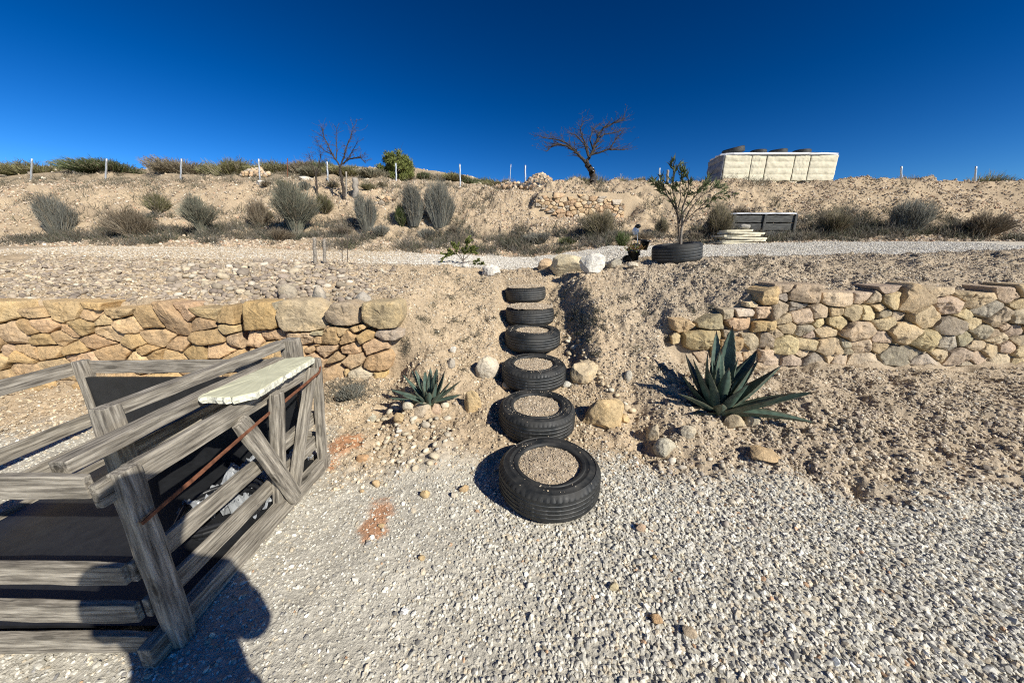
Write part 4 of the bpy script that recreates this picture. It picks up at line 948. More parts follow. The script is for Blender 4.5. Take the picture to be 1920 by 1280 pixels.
tree('almond_tree', 1107, 356, 14.6, [
 ([(1098, 305), (1085, 290), (1078, 283), (1065, 275), (1050, 270), (1036, 274), (1024, 284)], .060),
 ([(1078, 283), (1062, 268), (1045, 262), (1028, 260), (1018, 258)], .032),
 ([(1100, 302), (1108, 290), (1115, 272), (1122, 250), (1135, 238), (1155, 230), (1172, 222)], .058),
 ([(1108, 290), (1125, 286), (1142, 280), (1158, 281), (1171, 281)], .036),
 ([(1104, 296), (1100, 275), (1092, 258), (1088, 240), (1095, 228)], .040),
 ([(1118, 265, .3), (1132, 252, .5), (1148, 250, .6), (1166, 245, .8)], .032),
 ([(1142, 280), (1152, 266), (1160, 255), (1168, 246)], .03),
 ([(1102, 292, -.2), (1096, 270, -.6), (1082, 255, -.9), (1072, 250, -1.0)], .032),
 ([(1112, 280, .2), (1106, 262, .6), (1112, 243, .8), (1124, 232, .9)], .032)],
 .135, 'bare dark almond tree with leaning trunk and spreading crown on the bank crest', 21, maxl=3, buds=((.10, .075, .05), .35, .03), gaps=.42, trunk_pts=[(1108, 356), (1112, 335), (1110, 320), (1100, 308), (1099, 303)], twl=.42)
tree('almond_tree', 646, 368, 13.2, [
 ([(638, 312), (628, 298), (618, 280), (608, 258), (604, 240)], .030),
 ([(638, 312), (645, 295), (650, 275), (658, 255), (662, 238)], .030),
 ([(642, 308), (652, 300), (665, 296), (676, 296), (685, 306)], .028),
 ([(630, 300, .2), (632, 280, .3), (630, 260, .4), (632, 242, .4)], .022),
 ([(650, 303, -.2), (660, 285, -.3), (668, 270, -.4)], .02),
 ([(624, 290, .2), (612, 285, .4), (600, 275, .5), (592, 262, .5)], .018)],
 .058, 'bare upright almond tree with reddish twigs on the left bank', 22, maxl=3, buds=((.08, .06, .045), .4, .04), gaps=.3, trunk_pts=[(646, 368), (642, 345), (638, 322), (638, 312)], twl=.35, barkm='bark')
tree('young_tree', 594, 363, 13.6, [
 ([(592, 325), (586, 312), (583, 300), (580, 292)], .02), ([(592, 325), (598, 310), (601, 295), (600, 285)], .02), ([(592, 330), (600, 318), (606, 305)], .016)],
 .045, 'thin dark young tree left of the upright almond tree', 23, maxl=2, gaps=.35, trunk_pts=[(595, 364), (593, 345), (592, 325)], twl=.3, buds=((.12, .08, .06), .3, .04))
# trunk twin of the left tree
def post(name, px, top, base, r, Y, label, mat, cat='post', group=None, lean=0., sides=10, split=None, notch=True):
    if Y is None: p = G(px, base); Y = p.y
    else: p = W(px, base, Y); p.z = h(p.x, Y)
    q = W(px+lean, top, Y); b = Vector((p.x, p.y, h(p.x, p.y)-.08))
    n = 9; pts = [b.lerp(q, k/n)+Vector((math.sin(k*1.7+px)*r*.25, 0, 0))*(0 < k < n) for k in range(n+1)]
    an = np.arange(sides)/sides*2*np.pi; V = []
    for k, c in enumerate(pts):
        for a in an:
            rr = r*(1+.10*math.sin(3*a+px+k*.6)) if notch else r
            V.append((c.x+rr*math.cos(a)-b.x, c.y+rr*math.sin(a)-b.y, c.z-b.z))
    V = np.array(V); F = np.array([(k*sides+i, k*sides+(i+1) % sides, (k+1)*sides+(i+1) % sides, (k+1)*sides+i) for k in range(n) for i in range(sides)])
    top_i = len(V); V = np.concatenate([V, [[pts[-1].x-b.x, pts[-1].y-b.y, pts[-1].z-b.z+r*.2]]])
    T = np.array([(n*sides+i, n*sides+(i+1) % sides, top_i) for i in range(sides)])
    o = mesh_np(name, V, [F, T], mat, smooth=True)
    o.location = b; return tag(o, label, cat, group)
post('tree_stump', 668, 334, 372, .10, 13.2, 'thick broken grey tree stump on the left bank', M['palebark'], 'stump', lean=-3)
post('tree_stake', 649, 322, 368, .028, 13.3, 'pale bare pole against the trunk of the upright almond tree', M['palebark'], 'pole')
FG = 'fence posts along the bank crest'
for px, top, Y, lab, r, mk, lean in [(489, 298, 17, 'grey metal fence post at the far left of the crest', .035, 'metal', -4), (541, 297, 17, 'thin rusty rod with a knot on top near the left fence post', .018, 'rust', -2), (616, 303, 16, 'grey metal fence post behind the left bare tree', .035, 'metal', -3), (744, 306, 16.5, 'grey metal fence post in front of the round pine', .035, 'metal', -2), (863, 308, 16.5, 'grey metal fence post right of the pine, standing against open sky', .035, 'metal', -1), (954, 308, 16.5, 'thin leaning grey rod between two fence posts', .016, 'metal', 4), (985, 310, 16.5, 'grey metal fence post beside the heap of stones', .035, 'metal', 0), (1112, 314, 17, 'grey metal fence post behind the almond trunk', .035, 'metal', 0), (1236, 315, 16.5, 'thin grey metal fence post left of the white wooden post', .030, 'metal', 1), (1251, 319, 15.0, 'thick whitish wooden post behind the planted sapling', .05, 'palebark', 1)]:
    post('fence_post', px, top, 350, r, Y, lab, M[mk], 'fence post', FG, lean=lean, notch=False)
for i, px in enumerate((60, 200, 340, 1560, 1690, 1830)):
    post('fence_post', px, 298 if px < 900 else 312, 350, .035, 17, ['leftmost grey fence post', 'second grey fence post from the left end', 'third grey fence post from the left end', 'grey fence post right of the wrapped crates', 'second grey fence post from the right end', 'rightmost grey fence post'][i], M['metal'], 'fence post', FG, notch=False)
# terrace-edge stakes and canes
for px, top, base, r, lab, mk, lean in [(591, 446, 497, .026, 'left one of two short grey wooden stakes above the left wall', 'stake', -2), (608, 448, 497, .022, 'right one of two short grey wooden stakes above the left wall', 'stake', 0), (641, 424, 497, .006, 'left one of two thin dry canes above the left wall', 'twig', 0), (650, 428, 495, .006, 'right one of two thin dry canes above the left wall', 'twig', 1)]:
    post('wooden_stake' if r > .01 else 'dry_cane', px, top, base, r, 5.6, lab, M[mk], 'stake' if r > .01 else 'cane', lean=lean)

# pine beyond the fence
def pine(px, top, base, wpx, Y, label, seed):
    rng = np.random.default_rng(seed); p = W(px, base, Y); p.z = h(p.x, Y); hgt = W(px, top, Y).z-p.z; wid = wpx*depth(p)/FPX
    rt = empty('pine_tree', p); tag(rt, label, 'tree'); S = []
    limb(rng, S, Vector((0, 0, 0)), Vector((0, 0, 1)), .10, hgt*.8, 0, 2, 0, .06, .9)
    V, F = tubes([s[0] for s in S], [s[1] for s in S], [s[2] for s in S], [s[3] for s in S], 6); mesh_np('trunk', V, F, M['bark'], rt, smooth=True)
    cl = []
    for k in range(46):
        f = rng.uniform(.12, 1); z = hgt*f; r = wid/2*(math.sin(math.pi*min(1, (1.06-f)*.9))**.7)*rng.uniform(.3, 1); a = rng.uniform(0, 6.28)
        cl.append((r*math.cos(a), r*math.sin(a), z*.93, rng.uniform(.13, .28)*wid*.55))
    P = []; 
    for (x, y, z, s) in cl: q = rng.normal(0, 1, (210, 3)); q /= np.linalg.norm(q, axis=1, keepdims=True)+.01; P.append(np.array([x, y, z])+q*(s*rng.uniform(.2, 1.25, (210, 1))**.6)*np.array([1, 1, .75]))
    P = np.concatenate(P); D = rng.normal(0, 1, P.shape); D[:, 2] += .8
    V, F = leaves(P, D, .16, .035, rng); c = np.clip(np.array([(.15, .17, .05)])*(1+rng.normal(0, .3, (len(P), 1))), .01, .4)
    mesh_np('crown', V, F, M['plant'], rt, col=np.repeat(c, 4, 0)); return rt
pine(747, 286, 345, 60, 19.0, 'round green young pine on the skyline', 5)

# planted sapling with long leaves
def leafy(name, px, base, Y, tops, label, seed, leafL, leafW, col, nl, r=.012, cat='sapling', twl=.22, m2=2):
    rng = np.random.default_rng(seed); b = W(px, base, Y); rt = empty(name, b); tag(rt, label, cat); S = []; T = []
    for (pts, ra) in tops:
        q = [W(a[0], a[1], Y+(a[2] if len(a) > 2 else 0)) for a in pts]; n = len(q)-1
        for k in range(n):
            S.append((q[k], q[k+1], ra*(1-.7*k/n), ra*(1-.7*(k+1)/n)))
            for _ in range(m2):
                s = q[k].lerp(q[k+1], rng.uniform(.1, 1)); d = (q[k+1]-q[k]).normalized()+Vector(rng.normal(0, .45, 3)); e = s+d.normalized()*twl*rng.uniform(.4, 1.1)
                if k >= 1: S.append((s, e, ra*.35, ra*.15)); T.append((s, e))
        T.append((q[-2], q[-1]))
    V, F = tubes([s[0] for s in S], [s[1] for s in S], [s[2] for s in S], [s[3] for s in S], 5); mesh_np('stems', V-np.array(b), F, M['twig'], rt, smooth=True)
    P, D = [], []
    for (s, e) in T:
        for _ in range(nl):
            f = rng.beta(3, 1.2); P.append(s.lerp(e, f)); D.append((e-s).normalized()+Vector(rng.normal(0, .45, 3)))
    P = np.array([p[:] for p in P]); D = np.array([d[:] for d in D]); V, F = leaves(P, D, leafL*rng.uniform(.6, 1.15, len(P)), leafW, rng)
    c = np.clip(np.array([col])*(1+rng.normal(0, .3, (len(P), 1))), .01, .5)
    mesh_np('leaves', V-np.array(b), F, M['plant'], rt, col=np.repeat(c, 4, 0)); return rt
leafy('sapling', 1276, 458, 4.95, [
 ([(1275, 458), (1272, 425), (1270, 395), (1262, 360), (1263, 330), (1262, 314)], .013),
 ([(1274, 420), (1280, 390), (1290, 360), (1292, 340), (1289, 330)], .011),
 ([(1274, 410), (1262, 385), (1248, 360), (1238, 340)], .010),
 ([(1276, 430), (1292, 395), (1312, 370), (1335, 355), (1345, 350)], .010),
 ([(1272, 400, .05), (1258, 375, .1), (1245, 362, .1), (1236, 352, .1)], .009),
 ([(1276, 405, -.1), (1298, 375, -.15), (1315, 355, -.2), (1325, 345, -.2)], .009),
 ([(1270, 395), (1277, 370), (1274, 345), (1278, 335)], .009),
 ([(1273, 425, -.1), (1300, 400, -.15), (1330, 372, -.2), (1350, 362, -.2)], .008)],
 'olive green sapling with long narrow leaves planted in the big lying tyre', 31, .105, .017, (.10, .12, .055), 11, twl=.17, m2=3)
post('sapling_stake', 1279, 384, 458, .016, 5.0, 'grey support stake tied beside the sapling in the big lying tyre', M['stake'], 'stake', lean=2)
p5 = G(868, 497); leafy('leafy_bush', 868, 497, p5.y, [([(868, 497), (869, 480), (873, 465), (877, 452)], .010), ([(868, 490), (858, 478), (848, 473), (836, 480)], .007), ([(868, 488), (880, 478), (884, 470)], .007), ([(868, 492), (882, 490), (897, 494), (904, 500)], .007), ([(868, 488), (860, 472), (855, 464)], .007)],
 'small leafy green bush on the terrace edge above the left bank', 32, .040, .028, (.13, .15, .04), 34, cat='bush', twl=.13, m2=9)

# ------------------------------------------------------------------ agaves
def agave(loc, specs, label, seed, col):
    rng = np.random.default_rng(seed); rt = empty('agave', loc); tag(rt, label, 'agave')
    for (az, el, L, wd, bend) in specs:
        wd *= 1.32*rng.uniform(.85, 1.12); az += rng.normal(0, 5); L *= rng.uniform(.9, 1.06); bend += rng.normal(0, 7)
        n = 26; m = 7; az_, el_ = math.radians(az), math.radians(el)
        fwd = Vector((math.cos(az_), math.sin(az_), 0)); p = Vector((0, 0, .02))+fwd*.035; V = []
        e = el_; ax = fwd; side = Vector((-math.sin(az_), math.cos(az_), 0)); tw = rng.normal(0, .25)
        for k in range(n+1):
            f = k/n; d = fwd*math.cos(e)+Vector((0, 0, 1))*math.sin(e); nrm = (-fwd*math.sin(e)+Vector((0, 0, 1))*math.cos(e))
            w = wd*(.62+.9*f-.35*f*f if f < .45 else (.62+.9*.45-.35*.2025)*(1-((f-.45)/.55)**1.6)) if f < 1 else 0.001
            w = max(w, .0015); s_ = side*math.cos(tw*f)+nrm*math.sin(tw*f); nn = nrm*math.cos(tw*f)-side*math.sin(tw*f)
            cup = .34*(1-.45*f)
            for j in range(m):     # upper surface
                t = j/(m-1)*2-1; tooth = (.0045 if (k % 2) else 0)*(abs(t) > .99)*(f < .93)
                q = p + s_*(t*(w/2+tooth)) + nn*(cup*w*(t*t)*.9)
                V.append(q[:])
            for j in range(m):     # lower surface
                t = 1-j/(m-1)*2; th = .022*(1-.85*f)*(1-t*t)*(wd/.09); tooth = (.0045 if (k % 2) else 0)*(abs(t) > .99)*(f < .93)
                q = p + s_*(t*(w/2+tooth)) + nn*(cup*w*(t*t)*.9-th-.0012)
                V.append(q[:])
            p = p + d*(L/n); e += math.radians(bend)/n
        M2 = 2*m; V = np.array(V); F = np.array([(k*M2+j, k*M2+(j+1) % M2, (k+1)*M2+(j+1) % M2, (k+1)*M2+j) for k in range(n) for j in range(M2)])
        T = V.shape[0]; c0 = np.array(col)*rng.uniform(.82, 1.2); c = np.repeat(c0[None], len(V), 0)
        fr = np.repeat(np.arange(n+1)/n, M2); c[fr < .12] = c[fr < .12]*.6+np.array((.30, .33, .2))*.4; c[fr > .96] = (.05, .03, .02)
        j = np.tile(np.arange(M2), n+1); edge = (j == 0) | (j == m-1) | (j == m) | (j == M2-1); c[edge] = c[edge]*.55+np.array((.16, .12, .07))*.45
        mesh_np('leaf', V, F, M['agave'], rt, smooth=True, col=c)
    core = [(0, 0, 0)]; 
    return rt
pa = G(1347, 772)
rb = np.random.default_rng(9)
# az 0 = right, 90 = away from the camera, 180 = left, 270 = towards the camera
big = [(102, 70, .66, .100, 14), (60, 64, .72, .115, 10), (90, 80, .50, .07, 8), (128, 76, .60, .080, 12), (170, 58, .52, .075, 14), (150, 66, .50, .085, 18), (215, 66, .42, .085, 12), (250, 80, .44, .075, 8), (30, 44, .66, .110, 6), (8, 34, .62, .110, 12), (348, 24, .62, .105, 10), (330, 12, .58, .09, 0), (10, 52, .58, .10, 0), (190, 30, .42, .085, -16), (172, 20, .34, .07, -22), (160, 36, .40, .08, 20), (200, 8, .26, .06, -6), (45, 30, .60, .10, 14), (120, 40, .55, .09, 16), (285, 60, .40, .085, 20), (305, 34, .50, .09, 12), (235, 32, .34, .075, -2), (75, 50, .62, .10, 10), (320, 72, .50, .09, 10), (140, 84, .46, .05, 4), (0, 82, .48, .05, 4)]
agave((pa.x, pa.y, pa.z-.02), big, 'big blue green agave with long toothed leaves in front of the right wall', 3, (.068, .108, .082))
pb = G(806, 757)
small = [(90, 78, .26, .045, 10), (60, 70, .27, .046, 12), (120, 70, .27, .046, 12), (100, 60, .30, .045, 12), (150, 58, .32, .046, 14), (30, 56, .28, .045, 16), (165, 42, .34, .042, 10), (15, 34, .33, .042, 12), (178, 22, .32, .040, -8), (186, 12, .30, .036, -6), (2, 16, .28, .040, -2), (345, 22, .24, .042, 4), (205, 30, .24, .042, 0), (230, 50, .18, .045, 14), (260, 70, .17, .045, 8), (290, 58, .18, .046, 12), (315, 42, .20, .044, 8), (45, 84, .24, .03, 4), (200, 80, .20, .035, 6), (340, 72, .22, .04, 10), (135, 48, .33, .042, 12), (75, 48, .30, .04, 12), (250, 30, .15, .042, -6), (355, 50, .26, .04, 12)]
agave((pb.x, pb.y, pb.z-.01), small, 'small dense blue green agave on the bank left of the tyre steps', 4, (.068, .105, .082))

# ------------------------------------------------------------------ upper walls and rock pile
def wall_y(px, py): return G(px, py, 9.3, 16).y
far_wall(1004, 1172, 362, 416, 12.35, .10, .155, 'long dry stone retaining wall of orange tan stones below the bare almond tree', 11, UP)
far_wall(700, 728, 364, 390, 12.98, .10, .15, 'small patch of orange dry stone wall between two grey bushes', 12, UP)
def pile(px, base, top, wpx, Y, label, seed, n=420, size=(.05, .14)):
    rng = np.random.default_rng(seed); p = W(px, base, Y); p.z = h(p.x, Y); hg = W(px, top, Y).z-p.z; wd = wpx*depth(p)/FPX
    a = rng.uniform(0, 6.28, n); q = np.sqrt(rng.uniform(0, 1, n)); z = hg*(1-q**1.7)
    P = np.stack([q*np.cos(a)*wd/2, q*np.sin(a)*wd*.35, z], -1); s = rng.uniform(size[0], size[1], n)
    o = scatter('stone_heap', P, s, palette(n, UP, [1]*5, rng), .8, .8, 2, M['rock'], seed=seed, smooth=True, kind=None); o.location = p
    V, F = ICO[3]; Q = V.copy()*np.array([wd/2*.92, wd*.33, hg*.95]); 
    return tag(o, label, 'stone heap')
pile(1012, 352, 330, 66, 16.2, 'dome shaped heap of grey tan stones beside a fence post', 61, n=900)
pile(1048, 352, 340, 50, 16.0, 'low spill of stones right of the stone heap', 62, n=350, size=(.04, .1))
pile(705, 345, 322, 100, 20.5, 'low tumbled terrace wall of pale stones left of the pine', 63, n=700, size=(.06, .18))
pile(487, 345, 318, 60, 18.5, 'tumbled pale stones by the far left fence post', 64, n=120, size=(.05, .13))
pile(960, 350, 345, 90, 16.4, 'low row of white stones left of the stone heap', 65, n=160, size=(.05, .12))

# ------------------------------------------------------------------ big lying tyre, pots, slabs, crate, wrapped crates
tyre((2.40, 5.05, h(2.3, 4.95)-.03), .67, .25, 'big fat black tyre lying tilted on the right mound round the sapling', 8, (math.radians(2), math.radians(-6)), group='loose tyres on the terraces', fz=.20, blocks=False)
def lathe(name, prof, mat, parent=None, seg=28, sx=1):
    P = np.array(prof, float); n = len(P); an = np.arange(seg)/seg*2*np.pi
    V = np.stack([P[None, :, 0]*np.cos(an)[:, None], P[None, :, 0]*np.sin(an)[:, None], np.repeat(P[None, :, 1], seg, 0)], -1).reshape(-1, 3)
    F = np.array([(i*n+j, ((i+1) % seg)*n+j, ((i+1) % seg)*n+j+1, i*n+j+1) for i in range(seg) for j in range(n-1)])
    o = mesh_np(name, V, F, mat, parent, smooth=True)
    return o
def pot(px, py, Y, hpx, tilt, label, mat='plasticblack', ratio=.55):
    p = W(px, py, Y); hh = hpx*depth(p)/FPX; r = hh*ratio
    prof = [(0.001, 0), (r*.74, 0), (r*.95, hh*.86), (r*1.08, hh*.86), (r*1.1, hh), (r*.98, hh), (r*.93, hh*.9), (r*.70, hh*.06), (0.001, hh*.05)]
    rt = empty('plant_pot', p); tag(rt, label, 'plant pot', None); o = lathe('pot_wall', prof, M[mat], rt)
    o.location = (0, 0, -hh/2*math.cos(tilt[0])); rt.rotation_euler = (tilt[0], tilt[1], 0); return rt, r, hh
Yp = 5.25
rp, r_, hh_ = pot(1188, 477, Yp, 21, (.25, -.14), 'black plastic pot with a reddish plant hanging tilted above the terrace path')
rq = np.random.default_rng(4); n_ = 260; P = np.stack([rq.normal(0, r_*.7, n_), rq.normal(0, r_*.7, n_), hh_*.4+np.abs(rq.normal(0, .04, n_))], -1); D = rq.normal(0, 1, (n_, 3)); D[:, 2] = abs(D[:, 2])+.4
V, F = leaves(P, D, .04, .014, rq); cc = np.where(rq.uniform(size=(n_, 1)) < .5, np.array([[.11, .13, .03]]), np.array([[.22, .12, .05]]))
mesh_np('plant_leaves', V, F, M['plant'], rp, col=np.repeat(cc, 4, 0))
pot(1208, 459, 5.5, 18, (.1, .10), 'black plastic pot hanging behind and right of the planted pot', ratio=.5)
pot(1169, 490, 5.3, 15, (1.3, .6), 'small black pot tipped on its side beside the grey boulder')
pot(1196, 450, 5.38, 18, (2.9, .25), 'grey dusty pot caught on the cane above the planted pot', 'greycloth')
post('pot_cane', 1197, 424, 498, .006, 5.33, 'thin metal cane carrying the hanging pots', M['metal'], 'cane', lean=-2, notch=False)
# crumpled bag on top of the cane
bagp = W(1192, 433, 5.33); V, F = ICO[4]; Vb = V*(1+.30*n3(V*2.2, 5, 4))[:, None]*np.array([.045, .04, .055])
bo = mesh_np('plastic_bag', Vb, F, M['whitesheet'], smooth=True); bo.location = bagp; tag(bo, 'crumpled grey white plastic bag on top of the pot cane', 'bag')
bp2 = W(1196, 424, 5.31); Vc = V*(1+.25*n3(V*2.6, 9, 4))[:, None]*np.array([.040, .035, .028]); bo2 = mesh_np('black_rag', Vc, F, M['plasticblack'], smooth=True); bo2.location = bp2; tag(bo2, 'black crumpled plastic topping the cane above the grey bag', 'plastic scrap')

def box_verts(sx, sy, sz):
    V = np.array([(x, y, z) for x in (-.5, .5) for y in (-.5, .5) for z in (-.5, .5)])*np.array([sx, sy, sz])
    F = np.array([(0, 1, 3, 2), (4, 6, 7, 5), (0, 4, 5, 1), (2, 3, 7, 6), (0, 2, 6, 4), (1, 5, 7, 3)]); return V, F
def board(name, a, b, w, t, mat, parent=None, up=(0, 0, 1), bev=.004, roll=0.):
    """timber of section w (along 'up') x t between points a and b (relative to parent)"""
    import bmesh
    a = Vector(a); b = Vector(b); L = (b-a).length; x = (b-a).normalized(); u = Vector(up); y = u.cross(x).normalized(); z = x.cross(y)
    bm = bmesh.new(); bmesh.ops.create_cube(bm, size=1)
    for v in bm.verts: v.co = Vector((v.co.x*L, v.co.y*t, v.co.z*w))
    bmesh.ops.bevel(bm, geom=bm.edges[:], offset=bev, segments=2, affect='EDGES', profile=.6)
    if L > .3:
        for c_ in np.linspace(-L/2+.02, L/2-.02, max(6, int(L/.05))): bmesh.ops.bisect_plane(bm, geom=bm.verts[:]+bm.edges[:]+bm.faces[:], plane_co=(c_, 0, 0), plane_no=(1, 0, 0))
        sd = (abs(hash((round(a.x, 3), round(a.y, 3), round(a.z, 3)))) % 97)*1.37
        for v in bm.verts:
            q = v.co.x*3+sd; e_ = max(0, 1-(L/2-abs(v.co.x))/.05)
            v.co.y += .004*math.sin(q*1.3)*(L > .6) + .0011*math.sin(q*7+v.co.z*40); v.co.z += .005*math.sin(q*.9+1)*(L > .6) + .0012*math.sin(q*9+v.co.y*50)
            v.co.y *= 1-.10*e_; v.co.z *= 1-.06*e_
    me = bpy.data.meshes.new(name); bm.to_mesh(me); bm.free(); me.materials.append(mat)
    o = bpy.data.objects.new(name, me); link(o, parent)
    o.location = (a+b)/2; o.rotation_euler = Matrix((x, y, z)).transposed().to_euler()
    return o
def slab(name, loc, sx, sy, sz, mat, label, cat, rz=0, tilt=(0, 0), seed=0, group=None, parent=None):
    """rough-edged flat slab"""
    rng = np.random.default_rng(seed); n = 44; an = np.arange(n)/n*2*np.pi; V = []
    for lev, ins in ((-1, 0.0), (1, 0.0)):
        for a in an:
            c, s = math.cos(a), math.sin(a); k = 1/max(abs(c), abs(s)); k = min(k, 1.28)
            j = .02*math.sin(5*a+seed)+.02*rng.normal()*.5
            V.append(((c*k*(1+j))*sx/2, (s*k*(1+j))*sy/2, lev*sz/2))
    V = V+[(0, 0, -sz/2), (0, 0, sz/2)]
    F = [(i, (i+1) % n, n+(i+1) % n, n+i) for i in range(n)]; T = [(i, 2*n, (i+1) % n) for i in range(n)]+[(n+i, n+(i+1) % n, 2*n+1) for i in range(n)]
    o = mesh_np(name, V, [np.array(F), np.array(T)], mat, parent); o.location = loc; o.rotation_euler = (tilt[0], tilt[1], rz)
    if label: tag(o, label, cat, group)
    return o
# stacked slabs
ps = G(1402, 457); zs = depth(ps); W_ = 84*zs/FPX
SL = [(-.10, .95, 'lowest cream slab of the stack at the right end of the path'), (.03, 1.0, 'second cream slab from the bottom of the stack'), (.06, .98, 'middle cream slab of the stack'), (-.04, .9, 'fourth cream slab from the bottom of the stack'), (.05, .86, 'fifth cream slab from the bottom of the stack'), (-.06, .62, 'topmost small cream slab of the stack')]
zc = h(ps.x, ps.y+.4)-.01
for i, (dx, k, lab) in enumerate(SL):
    th = .045; gap = .018
    slab('stone_slab', (ps.x+dx*W_, ps.y+.45+.03*(i % 2), zc+th/2), W_*k, .7*k, th, M['boards'], lab, 'slab', rz=.06*(-1)**i*i*.5, tilt=(0, .015*(-1)**i), seed=i, group='cream slabs stacked by the crate')
    zc += th+gap
rock('stone', (ps.x+.12*W_-.03, ps.y+.35, zc-.02), (.30, .24, .16), (.42, .40, .35), 'grey stone resting on top of the slab stack', 'stone', seed=95, sink=0, sub=3)
# dark timber crate behind them
pc = G(1385, 447, 9.0); cr = empty('timber_crate', (pc.x+.05, pc.y+.55, h(pc.x+.6, pc.y+.3)-.03)); tag(cr, 'dark grey timber crate with horizontal boards behind the stacked slabs', 'crate')
cw, cd, ch = 1.9, .9, .66
for k in range(3):
    z = .12+k*.22
    board('side_board', (0, 0, z), (cw, 0, z), .19, .03, M['darkwood'], cr); board('side_board', (0, cd, z), (cw, cd, z), .19, .03, M['darkwood'], cr)
    board('end_board', (-.017, .02, z), (-.017, cd-.02, z), .19, .03, M['darkwood'], cr); board('end_board', (cw+.017, .02, z), (cw+.017, cd-.02, z), .19, .03, M['darkwood'], cr)
for x in (.05, cw/2, cw-.05): board('crate_post', (x, -.035, 0), (x, -.035, ch+.03), .07, .04, M['darkwood'], cr, up=(1, 0, 0))
o = slab('crate_lid', (cw/2, cd/2, ch+.045), cw+.1, cd+.1, .03, M['whitesheet'], None, None, parent=cr, seed=7)
o = slab('black_cover', (cw/2+.1, cd/2, ch+.068), cw*.8, cd*.9, .014, M['plasticblack'], None, None, parent=cr, seed=8)

# wrapped crates on the crest with tyres on top
Yc = 15.4; pl = W(1352, 341, Yc); zt = W(1356, 290, Yc).z; hB = zt-pl.z; zg = pl.z
wb = empty('wrapped_crates', (pl.x, Yc, zg)); tag(wb, 'long row of crates wrapped in cream woven cloth on the crest', 'wrapped crates')
def cloth_panel(name, x0, x1, mat, parent, y0, rows, seed, face='front', amp=.03):
    nx_, nz_ = 40, 44; u = np.linspace(0, 1, nx_); v = np.linspace(0, 1, nz_); U, Vv = np.meshgrid(u, v); U, Vv = U.ravel(), Vv.ravel()
    puff = amp*(np.abs(np.sin(np.pi*rows*Vv))**.45)*(np.sin(np.pi*np.clip(U, 0, 1))**.25) + .02*fbm(U*5+seed, Vv*7, seed, 4)
    if face == 'front': Vx = np.stack([x0+(x1-x0)*U, y0-puff, .03+(hB-.05)*Vv+.02*np.sin(3*np.pi*U)*(Vv < .02)], -1)
    else: Vx = np.stack([x0-puff*1.3, y0+(x1)*U, .03+(hB-.05-.02*U)*Vv], -1)
    i = (np.arange(nz_-1)[:, None]*nx_+np.arange(nx_-1)[None]).ravel(); F = np.stack([i, i+1, i+nx_+1, i+nx_], -1)
    o = mesh_np(name, Vx, F, mat, parent, smooth=True)
    so = o.modifiers.new('thick', 'SOLIDIFY'); so.thickness = .01; return o
xs_ = [0, 1.12, 1.74, 2.9, 3.55, 4.7]
for k in range(5): cloth_panel('cloth_panel', xs_[k]+.01, xs_[k+1]-.01, M['cloth'], wb, 0, 4, k)
cloth_panel('side_sheet', 0, 1.15, M['greycloth'], wb, .02, 2.5, 9, 'side', amp=.05)
V, F = box_verts(4.66, 1.1, hB-.06); o = mesh_np('crate_core', V, F, M['greycloth'], wb); o.location = (2.36, .60, hB/2)
o = slab('top_sheet', (2.36, .58, hB+.03), 4.85, 1.3, .07, M['whitesheet'], None, None, parent=wb, seed=3)
for k in range(6): board('pallet_block', (k*.86+.1, -.03, -.04), (k*.86+.55, -.03, -.04), .09, .08, M['boards'], wb)
V, F = box_verts(4.6, 1.0, .12); o = mesh_np('pallet_deck', V, F, M['wood'], wb); o.location = (2.36, .6, -.03)
TG = 'tyres lying on the wrapped crates'
for k, (dx, tz, sc_, lab) in enumerate([(.70, .20, .84, 'leftmost tyre on the wrapped crates, propped up on edge'), (1.75, .02, .62, 'second tyre from the left lying flat on the wrapped crates'), (2.6, .06, .66, 'third tyre from the left on the wrapped crates'), (3.6, .03, .66, 'rightmost tyre on the wrapped crates')]):
    tyre((pl.x+dx-.05, Yc+.55, zg+hB+.07+abs(math.sin(tz))*sc_*.5), sc_, .22, lab, 20+k, (.05, -tz), fill=False, group=TG, seg=96, blocks=False)

# ------------------------------------------------------------------ timber stand at the left
ts = empty('timber_stand', (-1.36, 1.6, 0)); tag(ts, 'weathered grey timber stand with crossed braces and a pale stone top at the left', 'timber stand')
def TP(px, py, Y): p = W(px, py, Y); return (p.x+1.36, p.y-1.6, p.z)
def tb(name, a, b, w, t, mat='wood', up=(0, 0, 1)): return board(name, a, b, w, t, M[mat], ts, up)
X0 = .03      # outer face of the right-hand side, relative to the stand
# corner posts (right side): far, middle, near
tb('post', (X0+.00, .455, -.02), (X0+.055, .47, .815), .050, .045, up=(0, 1, 0))
tb('post', (X0-.03, .035, -.02), (X0+.095, .03, .775), .065, .045, up=(0, 1, 0))
tb('post', (X0+.02, -.62, -.02), (X0+.03, -.63, .79), .07, .05, up=(0, 1, 0))
tb('brace', (X0+.032, .09, .10), (X0+.055, .42, .77), .06, .032, up=(1, 0, 0)).location.x += .0
tb('brace', (X0+.045, .08, .07), (X0+.05, -.18, .72), .085, .03, up=(0, 1, 0))
# rails on the right side
tb('rail', (X0-.03, -.66, .385), (X0-.03, .50, .385), .085, .025)
tb('rail', (X0-.03, -.66, .215), (X0-.03, .50, .215), .085, .025)
tb('top_rail', (X0+.005, -.70, .735), (X0+.005, .47, .755), .09, .03)
tb('sill', (X0-.01, -.72, .045), (X0-.01, .52, .045), .10, .055)
# rust strap, running from the far post along the top rail
for (a, b) in (((X0+.088, .46, .765), (X0+.092, .43, .735)), ((X0+.092, .43, .735), (X0+.066, .02, .675)), ((X0+.066, .02, .675), (X0+.062, -.66, .60))):
    tb('rust_strap', a, b, .018, .006, 'rust')
